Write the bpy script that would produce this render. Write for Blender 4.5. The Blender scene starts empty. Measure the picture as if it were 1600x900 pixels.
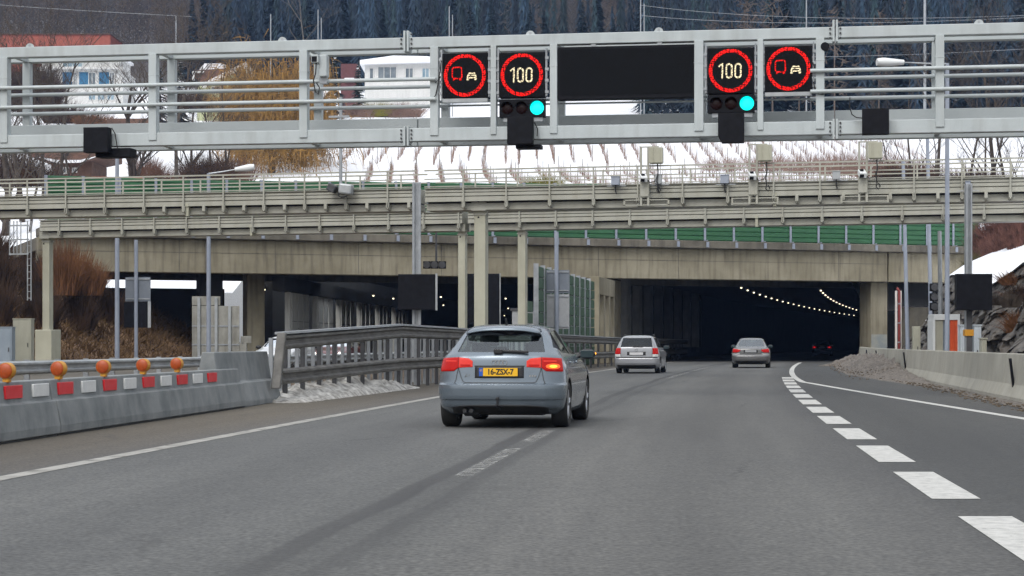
import bpy, bmesh, math, random
import numpy as np
from mathutils import Vector, Matrix, noise as mnoise
PI = math.pi
R_ = math.radians
random.seed(7)
scene = bpy.context.scene
COL = scene.collection

# ---------------------------------------------------------------- camera model
F = 3033.0      # focal length in photo pixels (1600 wide)
H = 1.15        # eye height
V0 = 537.0      # horizon row
def P(u, v, Y):
    return Vector(((u-800)/F*Y, Y, H+(V0-v)/F*Y))
def C(Y):       # centre of the carriageway: line between left and middle lane
    return -2.03+.0894*Y+3.5e-4*Y*Y
def CD(Y):
    return .0894+7e-4*Y
def RD(off, Y, z=0.0):
    return Vector((C(Y)+off, Y, z))
class Line:
    """a straight structure across the view, given at the left and right picture edge"""
    def __init__(s, uA, YA, uB, YB):
        s.A = Vector(((uA-800)/F*YA, YA, 0)); s.B = Vector(((uB-800)/F*YB, YB, 0))
        s.L = (s.B-s.A).length; s.d = (s.B-s.A)/s.L
        s.rz = math.atan2(s.d.y, s.d.x)
    def s(s, u):
        k = (u-800)/F
        return (k*s.A.y-s.A.x)/(s.d.x-k*s.d.y)
    def Y(s, u):
        return s.A.y+s.s(u)*s.d.y
    def z(s, u, v):
        return H+(V0-v)/F*s.Y(u)

# ---------------------------------------------------------------- materials
def nt(m):
    m.use_nodes = True
    return m.node_tree, m.node_tree.nodes, m.node_tree.links
def mat(name, c, c2=None, rough=.6, metal=0.0, scale=4.0, bump=0.0, bscale=None, streak=0.0, streakc=None,
        stretch=(1, 1, 1), coat=0.0, emit=None, estr=0.0, spec=.5, contrast=(.35, .65), detail=6, coord='Object', attr=None, rvar=.0):
    m = bpy.data.materials.new(name)
    t, N, L = nt(m)
    b = N['Principled BSDF']
    b.inputs['Roughness'].default_value = rough
    b.inputs['Metallic'].default_value = metal
    b.inputs['Specular IOR Level'].default_value = spec
    b.inputs['Coat Weight'].default_value = coat
    b.inputs['Coat Roughness'].default_value = .04
    b.inputs['Base Color'].default_value = (*c, 1)
    col = None
    if attr:
        a = N.new('ShaderNodeAttribute'); a.attribute_name = attr
        col = a.outputs['Color']
    if c2 or bump or streak:
        tc = N.new('ShaderNodeTexCoord'); mp = N.new('ShaderNodeMapping')
        L.new(tc.outputs[coord], mp.inputs[0]); mp.inputs['Scale'].default_value = stretch
        if c2:
            n = N.new('ShaderNodeTexNoise'); n.inputs['Scale'].default_value = scale; n.inputs['Detail'].default_value = detail
            n.inputs['Roughness'].default_value = .62
            L.new(mp.outputs[0], n.inputs['Vector'])
            r = N.new('ShaderNodeValToRGB'); r.color_ramp.elements[0].position = contrast[0]; r.color_ramp.elements[1].position = contrast[1]
            r.color_ramp.elements[0].color = (*c, 1); r.color_ramp.elements[1].color = (*c2, 1)
            L.new(n.outputs['Fac'], r.inputs[0])
            if col is None: col = r.outputs[0]
            else:
                mx = N.new('ShaderNodeMixRGB'); mx.blend_type = 'MULTIPLY'; mx.inputs[0].default_value = 1
                L.new(col, mx.inputs[1]); L.new(r.outputs[0], mx.inputs[2]); col = mx.outputs[0]
            if rvar:
                mr = N.new('ShaderNodeMapRange'); mr.inputs[3].default_value = rough-rvar; mr.inputs[4].default_value = rough+rvar
                L.new(n.outputs['Fac'], mr.inputs[0]); L.new(mr.outputs[0], b.inputs['Roughness'])
        if streak:
            m2 = N.new('ShaderNodeMapping'); m2.inputs['Scale'].default_value = (2.6, 2.6, .28)
            L.new(tc.outputs['Object'], m2.inputs[0])
            n2 = N.new('ShaderNodeTexNoise'); n2.inputs['Scale'].default_value = 1.3; n2.inputs['Detail'].default_value = 5
            L.new(m2.outputs[0], n2.inputs['Vector'])
            r2 = N.new('ShaderNodeValToRGB'); r2.color_ramp.elements[0].position = .47; r2.color_ramp.elements[1].position = .78
            r2.color_ramp.elements[0].color = (0, 0, 0, 1); r2.color_ramp.elements[1].color = (streak,)*3+(1,)
            L.new(n2.outputs['Fac'], r2.inputs[0])
            mx = N.new('ShaderNodeMixRGB'); L.new(r2.outputs[0], mx.inputs[0])
            if col is None: mx.inputs[1].default_value = (*c, 1)
            else: L.new(col, mx.inputs[1])
            mx.inputs[2].default_value = (*(streakc or tuple(x*.45 for x in c)), 1)
            col = mx.outputs[0]
        if bump:
            n3 = N.new('ShaderNodeTexNoise'); n3.inputs['Scale'].default_value = bscale or scale*6; n3.inputs['Detail'].default_value = 8
            L.new(mp.outputs[0], n3.inputs['Vector'])
            bp = N.new('ShaderNodeBump'); bp.inputs['Strength'].default_value = bump; bp.inputs['Distance'].default_value = .05
            L.new(n3.outputs['Fac'], bp.inputs['Height']); L.new(bp.outputs[0], b.inputs['Normal'])
    if col is not None: L.new(col, b.inputs['Base Color'])
    if emit:
        b.inputs['Emission Color'].default_value = (*emit, 1); b.inputs['Emission Strength'].default_value = estr
    return m
def glass_mat(name, tint, rough=.02, ior=1.5):
    m = bpy.data.materials.new(name)
    t, N, L = nt(m); N.clear()
    o = N.new('ShaderNodeOutputMaterial'); tr = N.new('ShaderNodeBsdfTransparent'); tr.inputs[0].default_value = (*tint, 1)
    g = N.new('ShaderNodeBsdfGlossy'); g.inputs['Roughness'].default_value = rough; g.inputs[0].default_value = (.9, .95, 1, 1)
    fr = N.new('ShaderNodeFresnel'); fr.inputs[0].default_value = ior
    mx = N.new('ShaderNodeMixShader'); L.new(fr.outputs[0], mx.inputs[0]); L.new(tr.outputs[0], mx.inputs[1]); L.new(g.outputs[0], mx.inputs[2])
    L.new(mx.outputs[0], o.inputs[0])
    return m
def led_mat(name, c, strength, scale=55):
    """a matrix of small lamps: lit dots between dark gaps"""
    m = bpy.data.materials.new(name)
    t, N, L = nt(m); b = N['Principled BSDF']
    tc = N.new('ShaderNodeTexCoord'); v = N.new('ShaderNodeTexVoronoi'); v.inputs['Scale'].default_value = scale; v.inputs['Randomness'].default_value = .55
    L.new(tc.outputs['Object'], v.inputs['Vector'])
    r = N.new('ShaderNodeValToRGB'); r.color_ramp.elements[0].position = .42; r.color_ramp.elements[1].position = .6
    r.color_ramp.elements[0].color = (1, 1, 1, 1); r.color_ramp.elements[1].color = (.06, .06, .06, 1)
    L.new(v.outputs['Distance'], r.inputs[0])
    ml = N.new('ShaderNodeMath'); ml.operation = 'MULTIPLY'; ml.inputs[1].default_value = strength
    L.new(r.outputs[0], ml.inputs[0]); L.new(ml.outputs[0], b.inputs['Emission Strength'])
    b.inputs['Base Color'].default_value = (.004, .004, .004, 1); b.inputs['Specular IOR Level'].default_value = .05; b.inputs['Emission Color'].default_value = (*c, 1)
    b.inputs['Roughness'].default_value = .5
    return m

# ---------------------------------------------------------------- mesh builder
class MB:
    def __init__(s): s.v = []; s.f = []; s.m = []; s.c = []
    def add(s, vs, fs, mi=0):
        o = len(s.v); s.v.extend([tuple(p) for p in vs]); s.f.extend([tuple(i+o for i in q) for q in fs]); s.m.extend([mi]*len(fs))
        return o
    def lb(s, x0, x1, y0, y1, z0, z1, mi=0):
        if x0 > x1: x0, x1 = x1, x0
        if y0 > y1: y0, y1 = y1, y0
        if z0 > z1: z0, z1 = z1, z0
        s.add([(x0,y0,z0),(x1,y0,z0),(x1,y1,z0),(x0,y1,z0),(x0,y0,z1),(x1,y0,z1),(x1,y1,z1),(x0,y1,z1)],
              [(0,3,2,1),(4,5,6,7),(0,1,5,4),(1,2,6,5),(2,3,7,6),(3,0,4,7)], mi)
        return s
    def cb(s, c, sz, rz=0, mi=0, rx=0, ry=0):
        """box of size sz round centre c, turned"""
        m = Matrix.Translation(Vector(c)) @ Matrix.Rotation(rz, 4, 'Z') @ Matrix.Rotation(ry, 4, 'Y') @ Matrix.Rotation(rx, 4, 'X')
        x, y, z = [q/2 for q in sz]
        vs = [(-x,-y,-z),(x,-y,-z),(x,y,-z),(-x,y,-z),(-x,-y,z),(x,-y,z),(x,y,z),(-x,y,z)]
        s.add([m @ Vector(p) for p in vs], [(0,3,2,1),(4,5,6,7),(0,1,5,4),(1,2,6,5),(2,3,7,6),(3,0,4,7)], mi)
        return s
    def tube(s, pts, r, n=8, mi=0, cap=True):
        pts = [Vector(p) for p in pts]
        rs = r if isinstance(r, (list, tuple)) else [r]*len(pts)
        rings = []
        for i, p in enumerate(pts):
            t = (pts[min(i+1, len(pts)-1)]-pts[max(i-1, 0)])
            if t.length < 1e-9: t = Vector((0,0,1))
            t.normalize()
            a = Vector((0,0,1)) if abs(t.z) < .9 else Vector((1,0,0))
            e1 = t.cross(a).normalized(); e2 = t.cross(e1)
            rings.append([p+(e1*math.cos(2*PI*k/n)+e2*math.sin(2*PI*k/n))*rs[i] for k in range(n)])
        vs = [q for g in rings for q in g]; fs = []
        for i in range(len(pts)-1):
            for k in range(n):
                fs.append((i*n+k, i*n+(k+1) % n, (i+1)*n+(k+1) % n, (i+1)*n+k))
        if cap:
            fs.append(tuple(range(n))[::-1]); fs.append(tuple((len(pts)-1)*n+k for k in range(n)))
        s.add(vs, fs, mi); return s
    def lathe(s, prof, c, axis='Z', n=24, mi=0, closed=False):
        """prof: (radius, height) pairs round an axis through c"""
        vs = []; fs = []
        for (r, h) in prof:
            for k in range(n):
                a = 2*PI*k/n; x, y = r*math.cos(a), r*math.sin(a)
                q = (x, y, h) if axis == 'Z' else (x, h, y) if axis == 'Y' else (h, x, y)
                vs.append((c[0]+q[0], c[1]+q[1], c[2]+q[2]))
        m = len(prof)
        for i in range(m-1 if not closed else m):
            j = (i+1) % m
            for k in range(n):
                fs.append((i*n+k, i*n+(k+1) % n, j*n+(k+1) % n, j*n+k))
        if not closed:
            fs.append(tuple(range(n))[::-1]); fs.append(tuple((m-1)*n+k for k in range(n)))
        s.add(vs, fs, mi); return s
    def grid(s, fn, nu, nv, mi=0, flip=False):
        vs = [fn(i/nu, j/nv) for j in range(nv+1) for i in range(nu+1)]; fs = []
        for j in range(nv):
            for i in range(nu):
                a = j*(nu+1)+i; q = (a, a+1, a+nu+2, a+nu+1)
                fs.append(q[::-1] if flip else q)
        s.add(vs, fs, mi); return s
    def prism(s, poly, fn, d0, d1, mi=0):
        """poly of 2-D points; fn(a, b, d) -> 3-D"""
        n = len(poly)
        vs = [fn(a, b, d0) for a, b in poly]+[fn(a, b, d1) for a, b in poly]
        fs = [tuple(range(n))[::-1], tuple(range(n, 2*n))]+[(i, (i+1) % n, n+(i+1) % n, n+i) for i in range(n)]
        s.add(vs, fs, mi); return s
    def sweep(s, prof, path, closed=True, mi=0, cap=True):
        """prof: (side, up) pairs swept along a path of points; side is to the right of travel"""
        path = [Vector(p) for p in path]; n = len(prof); vs = []
        for i, p in enumerate(path):
            t = path[min(i+1, len(path)-1)]-path[max(i-1, 0)]; t.z = 0; t.normalize()
            sd = Vector((t.y, -t.x, 0))
            for a, b in prof: vs.append(p+sd*a+Vector((0, 0, b)))
        fs = []
        for i in range(len(path)-1):
            for k in range(n if closed else n-1):
                fs.append((i*n+k, i*n+(k+1) % n, (i+1)*n+(k+1) % n, (i+1)*n+k))
        if cap and closed:
            fs.append(tuple(range(n))[::-1]); fs.append(tuple((len(path)-1)*n+k for k in range(n)))
        s.add(vs, fs, mi); return s
MATRIX = {}
def mesh_from(name, mb, mats, smooth=False, fix=True):
    me = bpy.data.meshes.new(name)
    me.from_pydata(mb.v, [], mb.f)
    mats = mats if isinstance(mats, (list, tuple)) else [mats]
    for m in mats: me.materials.append(m)
    if len(mats) > 1: me.polygons.foreach_set('material_index', mb.m)
    if fix:
        bm = bmesh.new(); bm.from_mesh(me); bmesh.ops.recalc_face_normals(bm, faces=bm.faces); bm.to_mesh(me); bm.free()
    if smooth:
        me.polygons.foreach_set('use_smooth', [True]*len(me.polygons))
        me.set_sharp_from_angle(angle=R_(smooth if smooth is not True else 40))
    me.update()
    return me
def tag(o, label=None, cat=None, group=None, kind=None):
    if label: o['label'] = label
    if cat: o['category'] = cat
    if group: o['group'] = group
    if kind: o['kind'] = kind
    return o
def thing(name, label, cat, loc=(0, 0, 0), rz=0, group=None):
    o = bpy.data.objects.new(name, None); COL.objects.link(o)
    o.empty_display_size = .2
    o.location = loc; o.rotation_euler = (0, 0, rz)
    MATRIX[o.name] = Matrix.Translation(Vector(loc)) @ Matrix.Rotation(rz, 4, 'Z')
    return tag(o, label, cat, group)
def part(name, mb, m, parent=None, world=False, smooth=False, bevel=0, fix=True, label=None):
    if world and parent is not None:
        inv = MATRIX[parent.name].inverted(); mb.v = [tuple(inv @ Vector(p)) for p in mb.v]
    o = bpy.data.objects.new(name, mesh_from(name, mb, m, smooth, fix)); COL.objects.link(o)
    if parent is not None:
        o.parent = parent; MATRIX[o.name] = MATRIX[parent.name]
    else:
        MATRIX[o.name] = Matrix.Identity(4)
    if bevel:
        b = o.modifiers.new('bevel', 'BEVEL'); b.width = bevel; b.segments = 2; b.limit_method = 'ANGLE'; b.angle_limit = R_(50)
    if label: o['label'] = label
    return o
def single(name, mb, m, label, cat, group=None, smooth=False, bevel=0, fix=True):
    return tag(part(name, mb, m, None, smooth=smooth, bevel=bevel, fix=fix), label, cat, group)
def struct(name, mb, m, kind='structure', smooth=False, fix=True):
    return tag(part(name, mb, m, None, smooth=smooth, fix=fix), kind=kind)
def kids(o): return [c for c in bpy.data.objects if c.parent is o]
def dup(root, loc, rz=0, label=None, group=None, scale=None):
    r = root.copy(); COL.objects.link(r); r.location = loc; r.rotation_euler = (0, 0, rz)
    if scale: r.scale = scale
    if label: r['label'] = label
    if group: r['group'] = group
    def rec(src, dst):
        for ch in kids(src):
            c = ch.copy(); COL.objects.link(c); c.parent = dst; rec(ch, c)
    rec(root, r)
    return r
def ribbon(mb, pts, w, y=0.0, d=.01, closed=False, mi=0):
    """flat stroke of width w along 2-D points (x, z), d thick, standing in the xz plane facing -y"""
    n = len(pts); L_ = []; Rr = []
    for i in range(n):
        a = pts[(i-1) % n] if closed or i > 0 else pts[i]
        b = pts[(i+1) % n] if closed or i < n-1 else pts[i]
        t = Vector((b[0]-a[0], b[1]-a[1])); t.normalize()
        nx, nz = -t.y, t.x
        L_.append((pts[i][0]+nx*w/2, pts[i][1]+nz*w/2)); Rr.append((pts[i][0]-nx*w/2, pts[i][1]-nz*w/2))
    for i in range(n if closed else n-1):
        j = (i+1) % n
        q = [L_[i], L_[j], Rr[j], Rr[i]]
        mb.prism(q, lambda a, b, dd: (a, dd, b), y, y-d, mi)
def text_part(name, body, size, mat_, parent, loc, rz=0, sx=1.0, offset=0.0, ext=.002, align='CENTER'):
    cu = bpy.data.curves.new(name, 'FONT'); cu.body = body; cu.size = size; cu.extrude = ext; cu.offset = offset
    cu.align_x = align; cu.align_y = 'CENTER'; cu.materials.append(mat_); cu.resolution_u = 4
    o = bpy.data.objects.new('text_work', cu); COL.objects.link(o)
    dg = bpy.context.evaluated_depsgraph_get(); dg.update()
    me = bpy.data.meshes.new_from_object(o.evaluated_get(dg)); bpy.data.objects.remove(o)
    if not me.materials: me.materials.append(mat_)
    o = bpy.data.objects.new(name, me); COL.objects.link(o)
    o.parent = parent; o.location = loc; o.rotation_euler = (R_(90), 0, rz); o.scale = (sx, 1, 1)
    return o

# ---------------------------------------------------------------- colours
M = {}
M['white_steel'] = mat('white_painted_steel', (.42, .465, .475), (.475, .52, .53), rough=.45, scale=1.5, streak=.42, streakc=(.24, .245, .225))
M['white_steel_dark'] = mat('darker_painted_steel', (.40, .44, .45), (.44, .48, .49), rough=.5, scale=1.5)  # darker copy of the white steel, mostly on the rear frame
M['beige_steel'] = mat('beige_painted_steel', (.32, .318, .272), (.385, .382, .328), rough=.5, scale=1.1, streak=.38, streakc=(.22, .20, .14))
M['beige_col'] = mat('beige_column_paint', (.35, .345, .27), (.41, .405, .32), rough=.5, scale=.8, streak=.35, streakc=(.27, .25, .18))
M['galv'] = mat('galvanised_steel', (.30, .32, .34), (.40, .42, .44), rough=.45, metal=.5, scale=3, streak=.3)
M['galv_dark'] = mat('weathered_guardrail_steel', (.075, .072, .066), (.155, .15, .14), rough=.6, metal=.15, scale=2.5, streak=.5, streakc=(.07, .06, .05), bump=.05)
M['galv_light'] = mat('guardrail_steel', (.30, .32, .33), (.42, .44, .45), rough=.5, metal=.4, scale=2, streak=.3)
M['bluegrey'] = mat('blue_grey_pole_paint', (.22, .25, .31), (.28, .31, .37), rough=.5, scale=2)
M['black'] = mat('black_housing', (.004, .0045, .007), (.008, .0085, .012), rough=.6, scale=6, spec=.15)
M['black_rubber'] = mat('black_rubber', (.012, .012, .012), rough=.7)
M['panel_black'] = mat('matrix_panel_black', (.004, .0045, .006), (.010, .011, .013), rough=.5, scale=90, contrast=(.45, .55), spec=.06)
M['dark'] = mat('dark_steel', (.04, .042, .046), (.06, .06, .065), rough=.6)
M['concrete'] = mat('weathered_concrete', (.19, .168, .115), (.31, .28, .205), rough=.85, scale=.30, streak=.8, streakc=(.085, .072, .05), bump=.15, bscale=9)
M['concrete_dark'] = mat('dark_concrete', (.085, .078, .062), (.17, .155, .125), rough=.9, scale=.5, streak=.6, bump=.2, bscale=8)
M['concrete_black'] = mat('black_tunnel_concrete', (.014, .014, .014), (.028, .027, .025), rough=.9, scale=.5)  # near-black: the tunnel's darkness is put into the concrete colour
M['concrete_pale'] = mat('pale_concrete', (.58, .585, .55), (.68, .685, .65), rough=.85, scale=.7, streak=.4)
M['barrier_l'] = mat('bluish_barrier_concrete', (.13, .145, .15), (.25, .262, .265), rough=.85, scale=1.6, streak=.30, streakc=(.36, .37, .37), bump=.12, bscale=20, contrast=(.3, .7))
M['barrier_r'] = mat('cream_barrier_concrete', (.30, .292, .25), (.385, .375, .325), rough=.85, scale=.8, streak=.45, streakc=(.27, .24, .18), bump=.12, bscale=20)
M['green'] = mat('green_noise_panel', (.018, .085, .036), (.03, .125, .05), rough=.55, scale=.7, stretch=(1, 1, 6))
M['green_block'] = mat('green_concrete_panel', (.03, .07, .04), (.055, .11, .06), rough=.8, scale=1.5, streak=.4)
M['snow'] = mat('snow', (.80, .82, .86), (.86, .87, .89), rough=.7, scale=.15, bump=.25, bscale=.8)
M['dirty_snow'] = mat('dirty_snow', (.22, .21, .19), (.62, .61, .58), rough=.8, scale=5, bump=.6, bscale=14, contrast=(.38, .66))
M['soil'] = mat('soil', (.045, .032, .02), (.11, .075, .045), rough=.95, scale=.8, bump=.5, bscale=6)
M['dry_soil'] = mat('bank_soil', (.06, .032, .015), (.17, .10, .05), rough=.95, scale=.6, bump=.6, bscale=5)
M['gravel'] = mat('roadside_grit', (.06, .05, .042), (.24, .215, .19), rough=.95, scale=9, bump=.8, bscale=30, contrast=(.3, .7))
M['rock'] = mat('dark_rock', (.028, .026, .025), (.20, .19, .175), rough=.9, scale=2.2, bump=1.0, bscale=5, streak=.5, streakc=(.09, .055, .028), contrast=(.38, .75), detail=9)
M['white_paint'] = mat('white_road_paint', (.34, .34, .32), (.52, .515, .49), rough=.75, scale=9, bump=.25, bscale=40, detail=9, contrast=(.3, .6))
M['orange'] = mat('orange_lens', (.30, .045, .003), (.40, .065, .005), rough=.45, scale=20)
M['yellow'] = mat('yellow_plastic', (.46, .20, .012), (.55, .26, .02), rough=.4)
M['red_refl'] = mat('red_reflector', (.60, .015, .02), (.68, .02, .03), rough=.4, scale=6)
M['white_refl'] = mat('white_reflector', (.62, .63, .62), (.70, .71, .70), rough=.45, scale=6)
M['lamp_white'] = mat('lamp_housing', (.68, .70, .70), rough=.4)
M['lit'] = mat('tunnel_lamp_lens', (.8, .8, .8), emit=(1, .86, .62), estr=2.2)
M['bark'] = mat('dark_bark', (.035, .026, .02), (.075, .058, .045), rough=.9, scale=3)
M['twig'] = mat('red_brown_twig', (.085, .04, .025), (.16, .085, .055), rough=.9, scale=.5)
M['leafcol'] = mat('leaf_colour', (1, 1, 1), (.55, .55, .55), rough=.85, scale=.5, attr='tint')
# ================================================================ world, sun, camera
w = bpy.data.worlds.new('World'); scene.world = w; w.use_nodes = True
N, L = w.node_tree.nodes, w.node_tree.links
sky = N.new('ShaderNodeTexSky'); sky.sky_type = 'NISHITA'; sky.sun_disc = False
SUN_EL, SUN_AZ = 48, 205          # sun behind the camera, a little to the left
sky.sun_elevation = R_(SUN_EL); sky.sun_rotation = R_(SUN_AZ); sky.dust_density = 4.0; sky.air_density = 1.0; sky.ozone_density = 1.0
hs = N.new('ShaderNodeHueSaturation'); hs.inputs['Saturation'].default_value = .38
L.new(sky.outputs[0], hs.inputs['Color'])
# overcast: a cloud deck three times brighter overhead than at the horizon, mixed with the clear sky behind it
tcw = N.new('ShaderNodeTexCoord'); spw = N.new('ShaderNodeSeparateXYZ'); L.new(tcw.outputs['Generated'], spw.inputs[0])
mrw = N.new('ShaderNodeMapRange'); mrw.inputs[1].default_value = 0; mrw.inputs[2].default_value = 1; mrw.inputs[3].default_value = 3.2; mrw.inputs[4].default_value = 9.6; L.new(spw.outputs[2], mrw.inputs[0])
cmb = N.new('ShaderNodeCombineColor'); 
for i_, k_ in enumerate((.97, 1.0, 1.03)):
    ml_ = N.new('ShaderNodeMath'); ml_.operation = 'MULTIPLY'; ml_.inputs[1].default_value = k_; L.new(mrw.outputs[0], ml_.inputs[0]); L.new(ml_.outputs[0], cmb.inputs[i_])
mxw = N.new('ShaderNodeMixRGB'); mxw.inputs[0].default_value = .62; L.new(hs.outputs[0], mxw.inputs[1]); L.new(cmb.outputs[0], mxw.inputs[2])
L.new(mxw.outputs[0], N['Background'].inputs[0])
N['Background'].inputs[1].default_value = .14
sun = bpy.data.lights.new('sun', 'SUN'); sun.energy = 1.1; sun.angle = R_(35); sun.color = (1, .975, .94)
so = bpy.data.objects.new('sun', sun); COL.objects.link(so)
dirv = Vector((math.sin(R_(SUN_AZ))*math.cos(R_(SUN_EL)), math.cos(R_(SUN_AZ))*math.cos(R_(SUN_EL)), math.sin(R_(SUN_EL))))
so.rotation_euler = dirv.to_track_quat('Z', 'Y').to_euler()
cam = bpy.data.cameras.new('camera'); co = bpy.data.objects.new('camera', cam); COL.objects.link(co); scene.camera = co
co.location = (0, 0, H); co.rotation_euler = (R_(90), 0, 0)
cam.sensor_width = 36; cam.lens = F/1600*36; cam.shift_y = (V0-450)/1600; cam.clip_end = 5000; cam.clip_start = .1
vs = scene.view_settings
scene.display_settings.display_device = 'sRGB'
vs.view_transform = 'Standard'; vs.look = 'None'; vs.gamma = 1; vs.use_curve_mapping = False; vs.exposure = 0.42
scene.cycles.use_denoising = True; scene.cycles.denoiser = 'OPENIMAGEDENOISE'; scene.cycles.denoising_input_passes = 'RGB_ALBEDO_NORMAL'; scene.cycles.denoising_prefilter = 'FAST'
scene.cycles.max_bounces = 6; scene.cycles.diffuse_bounces = 3; scene.cycles.glossy_bounces = 3; scene.cycles.transmission_bounces = 4
scene.cycles.transparent_max_bounces = 12; scene.cycles.volume_bounces = 0
scene.cycles.sample_clamp_indirect = 6

# ================================================================ road
def asphalt(name):
    m = bpy.data.materials.new(name); t, N, L = nt(m); b = N['Principled BSDF']
    uv = N.new('ShaderNodeUVMap'); uv.uv_map = 'road'
    sp = N.new('ShaderNodeSeparateXYZ'); L.new(uv.outputs[0], sp.inputs[0])
    tc = N.new('ShaderNodeTexCoord')
    def noise(scale, vec, stretch=None, detail=6):
        n = N.new('ShaderNodeTexNoise'); n.inputs['Scale'].default_value = scale; n.inputs['Detail'].default_value = detail
        if stretch:
            mp = N.new('ShaderNodeMapping'); mp.inputs['Scale'].default_value = stretch; L.new(vec, mp.inputs[0]); vec = mp.outputs[0]
        L.new(vec, n.inputs['Vector']); return n.outputs['Fac']
    def math_(op, a, b_=None, clamp=False):
        n = N.new('ShaderNodeMath'); n.operation = op; n.use_clamp = clamp
        for i, q in enumerate((a, b_)):
            if q is None: continue
            if isinstance(q, (int, float)): n.inputs[i].default_value = q
            else: L.new(q, n.inputs[i])
        return n.outputs[0]
    def ramp(fac, stops):
        r = N.new('ShaderNodeValToRGB'); e = r.color_ramp.elements
        while len(e) > 1: e.remove(e[-1])
        e[0].position, e[0].color = stops[0][0], (*stops[0][1], 1)
        for p, c in stops[1:]:
            q = e.new(p); q.color = (*c, 1)
        L.new(fac, r.inputs[0]); return r.outputs[0]
    def mix(fac, a, b_, mode='MIX'):
        n = N.new('ShaderNodeMixRGB'); n.blend_type = mode
        for i, q in enumerate((fac, a, b_)):
            if isinstance(q, (int, float)): n.inputs[i].default_value = q
            elif isinstance(q, tuple): n.inputs[i].default_value = (*q, 1)
            else: L.new(q, n.inputs[i])
        return n.outputs[0]
    off = sp.outputs[0]
    wob = math_('ADD', off, math_('MULTIPLY', math_('SUBTRACT', noise(.6, uv.outputs[0], (1, .25, 1)), .5), .35))
    # worn lighter wheel paths and the different age of each lane
    lanes = ramp(math_('DIVIDE', math_('ADD', wob, 8), 18, True), [
        (0.0, (.105, .094, .078)), (.16, (.094, .082, .066)), (.208, (.098, .090, .080)), (.235, (.095, .097, .097)), (.29, (.108, .110, .110)),
        (.345, (.088, .090, .091)), (.39, (.104, .106, .106)), (.43, (.090, .092, .092)), (.455, (.084, .086, .086)),
        (.50, (.106, .106, .104)), (.555, (.084, .084, .083)), (.61, (.100, .100, .098)), (.645, (.078, .078, .078)),
        (.665, (.060, .061, .061)), (.72, (.052, .053, .053)), (.80, (.060, .061, .061)), (.86, (.068, .067, .065)), (.93, (.098, .094, .088)), (1.0, (.11, .10, .09))])
    big = noise(.22, uv.outputs[0], (1.0, .35, 1))
    col = mix(.8, lanes, ramp(big, [(.3, (.76, .76, .76)), (.7, (1.22, 1.21, 1.18))]), 'MULTIPLY')
    st = noise(2.2, uv.outputs[0], (1.6, .06, 1))
    col = mix(.4, col, ramp(st, [(.34, (.84, .84, .85)), (.66, (1.12, 1.12, 1.11))]), 'MULTIPLY')
    mid = noise(5.0, tc.outputs['Object'], detail=7)
    col = mix(.7, col, ramp(mid, [(.33, (.86, .86, .86)), (.67, (1.16, 1.15, 1.13))]), 'MULTIPLY')
    fine = noise(26, tc.outputs['Object'], detail=2)
    col = mix(1.0, col, ramp(fine, [(.3, (.62, .62, .62)), (.5, (.98, .98, .98)), (.7, (1.36, 1.35, 1.32))]), 'MULTIPLY')
    chip = noise(7.5, tc.outputs['Object'], detail=8)
    col = mix(ramp(chip, [(.70, (0, 0, 0)), (.76, (.35, .35, .35))]), col, (.22, .215, .20))
    # sealed cracks, here and there
    vm = N.new('ShaderNodeMapping'); vm.inputs['Scale'].default_value = (.30, .11, 1); L.new(uv.outputs[0], vm.inputs[0])
    ns = N.new('ShaderNodeTexNoise'); ns.inputs['Scale'].default_value = 2.5; L.new(uv.outputs[0], ns.inputs['Vector'])
    vadd = N.new('ShaderNodeMixRGB'); vadd.blend_type = 'ADD'; vadd.inputs[0].default_value = .12; L.new(vm.outputs[0], vadd.inputs[1]); L.new(ns.outputs['Color'], vadd.inputs[2])
    vo = N.new('ShaderNodeTexVoronoi'); vo.feature = 'DISTANCE_TO_EDGE'; vo.inputs['Scale'].default_value = 1.0; L.new(vadd.outputs[0], vo.inputs['Vector'])
    crack = ramp(vo.outputs['Distance'], [(.0, (1, 1, 1)), (.006, (.8, .8, .8)), (.010, (0, 0, 0))])
    cmask = ramp(noise(.16, uv.outputs[0]), [(.50, (0, 0, 0)), (.60, (.55, .55, .55))])
    col = mix(mix(1, crack, cmask, 'MULTIPLY'), col, (.035, .035, .036))
    # tar band of a removed line, worn pale in its middle
    d = math_('MULTIPLY', math_('ADD', wob, .5), 1.0)
    band = ramp(d, [(.0, (0, 0, 0)), (.17, (0, 0, 0)), (.22, (.9, .9, .9)), (.36, (1, 1, 1)), (.41, (.25, .25, .25)), (.58, (.2, .2, .2)), (.62, (.6, .6, .6)), (.72, (.45, .45, .45)), (.80, (0, 0, 0))])
    brk = ramp(noise(.5, uv.outputs[0], (1, .12, 1)), [(.32, (.25, .25, .25)), (.55, (1, 1, 1))])
    col = mix(mix(1, band, brk, 'MULTIPLY'), col, (.044, .044, .045))
    L.new(col, b.inputs['Base Color'])
    rr = N.new('ShaderNodeMapRange'); rr.inputs[3].default_value = .62; rr.inputs[4].default_value = .9; L.new(big, rr.inputs[0]); L.new(rr.outputs[0], b.inputs['Roughness'])
    b.inputs['Specular IOR Level'].default_value = .35
    bp = N.new('ShaderNodeBump'); bp.inputs['Strength'].default_value = .35; bp.inputs['Distance'].default_value = .01
    L.new(noise(60, tc.outputs['Object'], detail=4), bp.inputs['Height']); L.new(bp.outputs[0], b.inputs['Normal'])
    return m
M['asphalt'] = asphalt('worn_asphalt')
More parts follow.
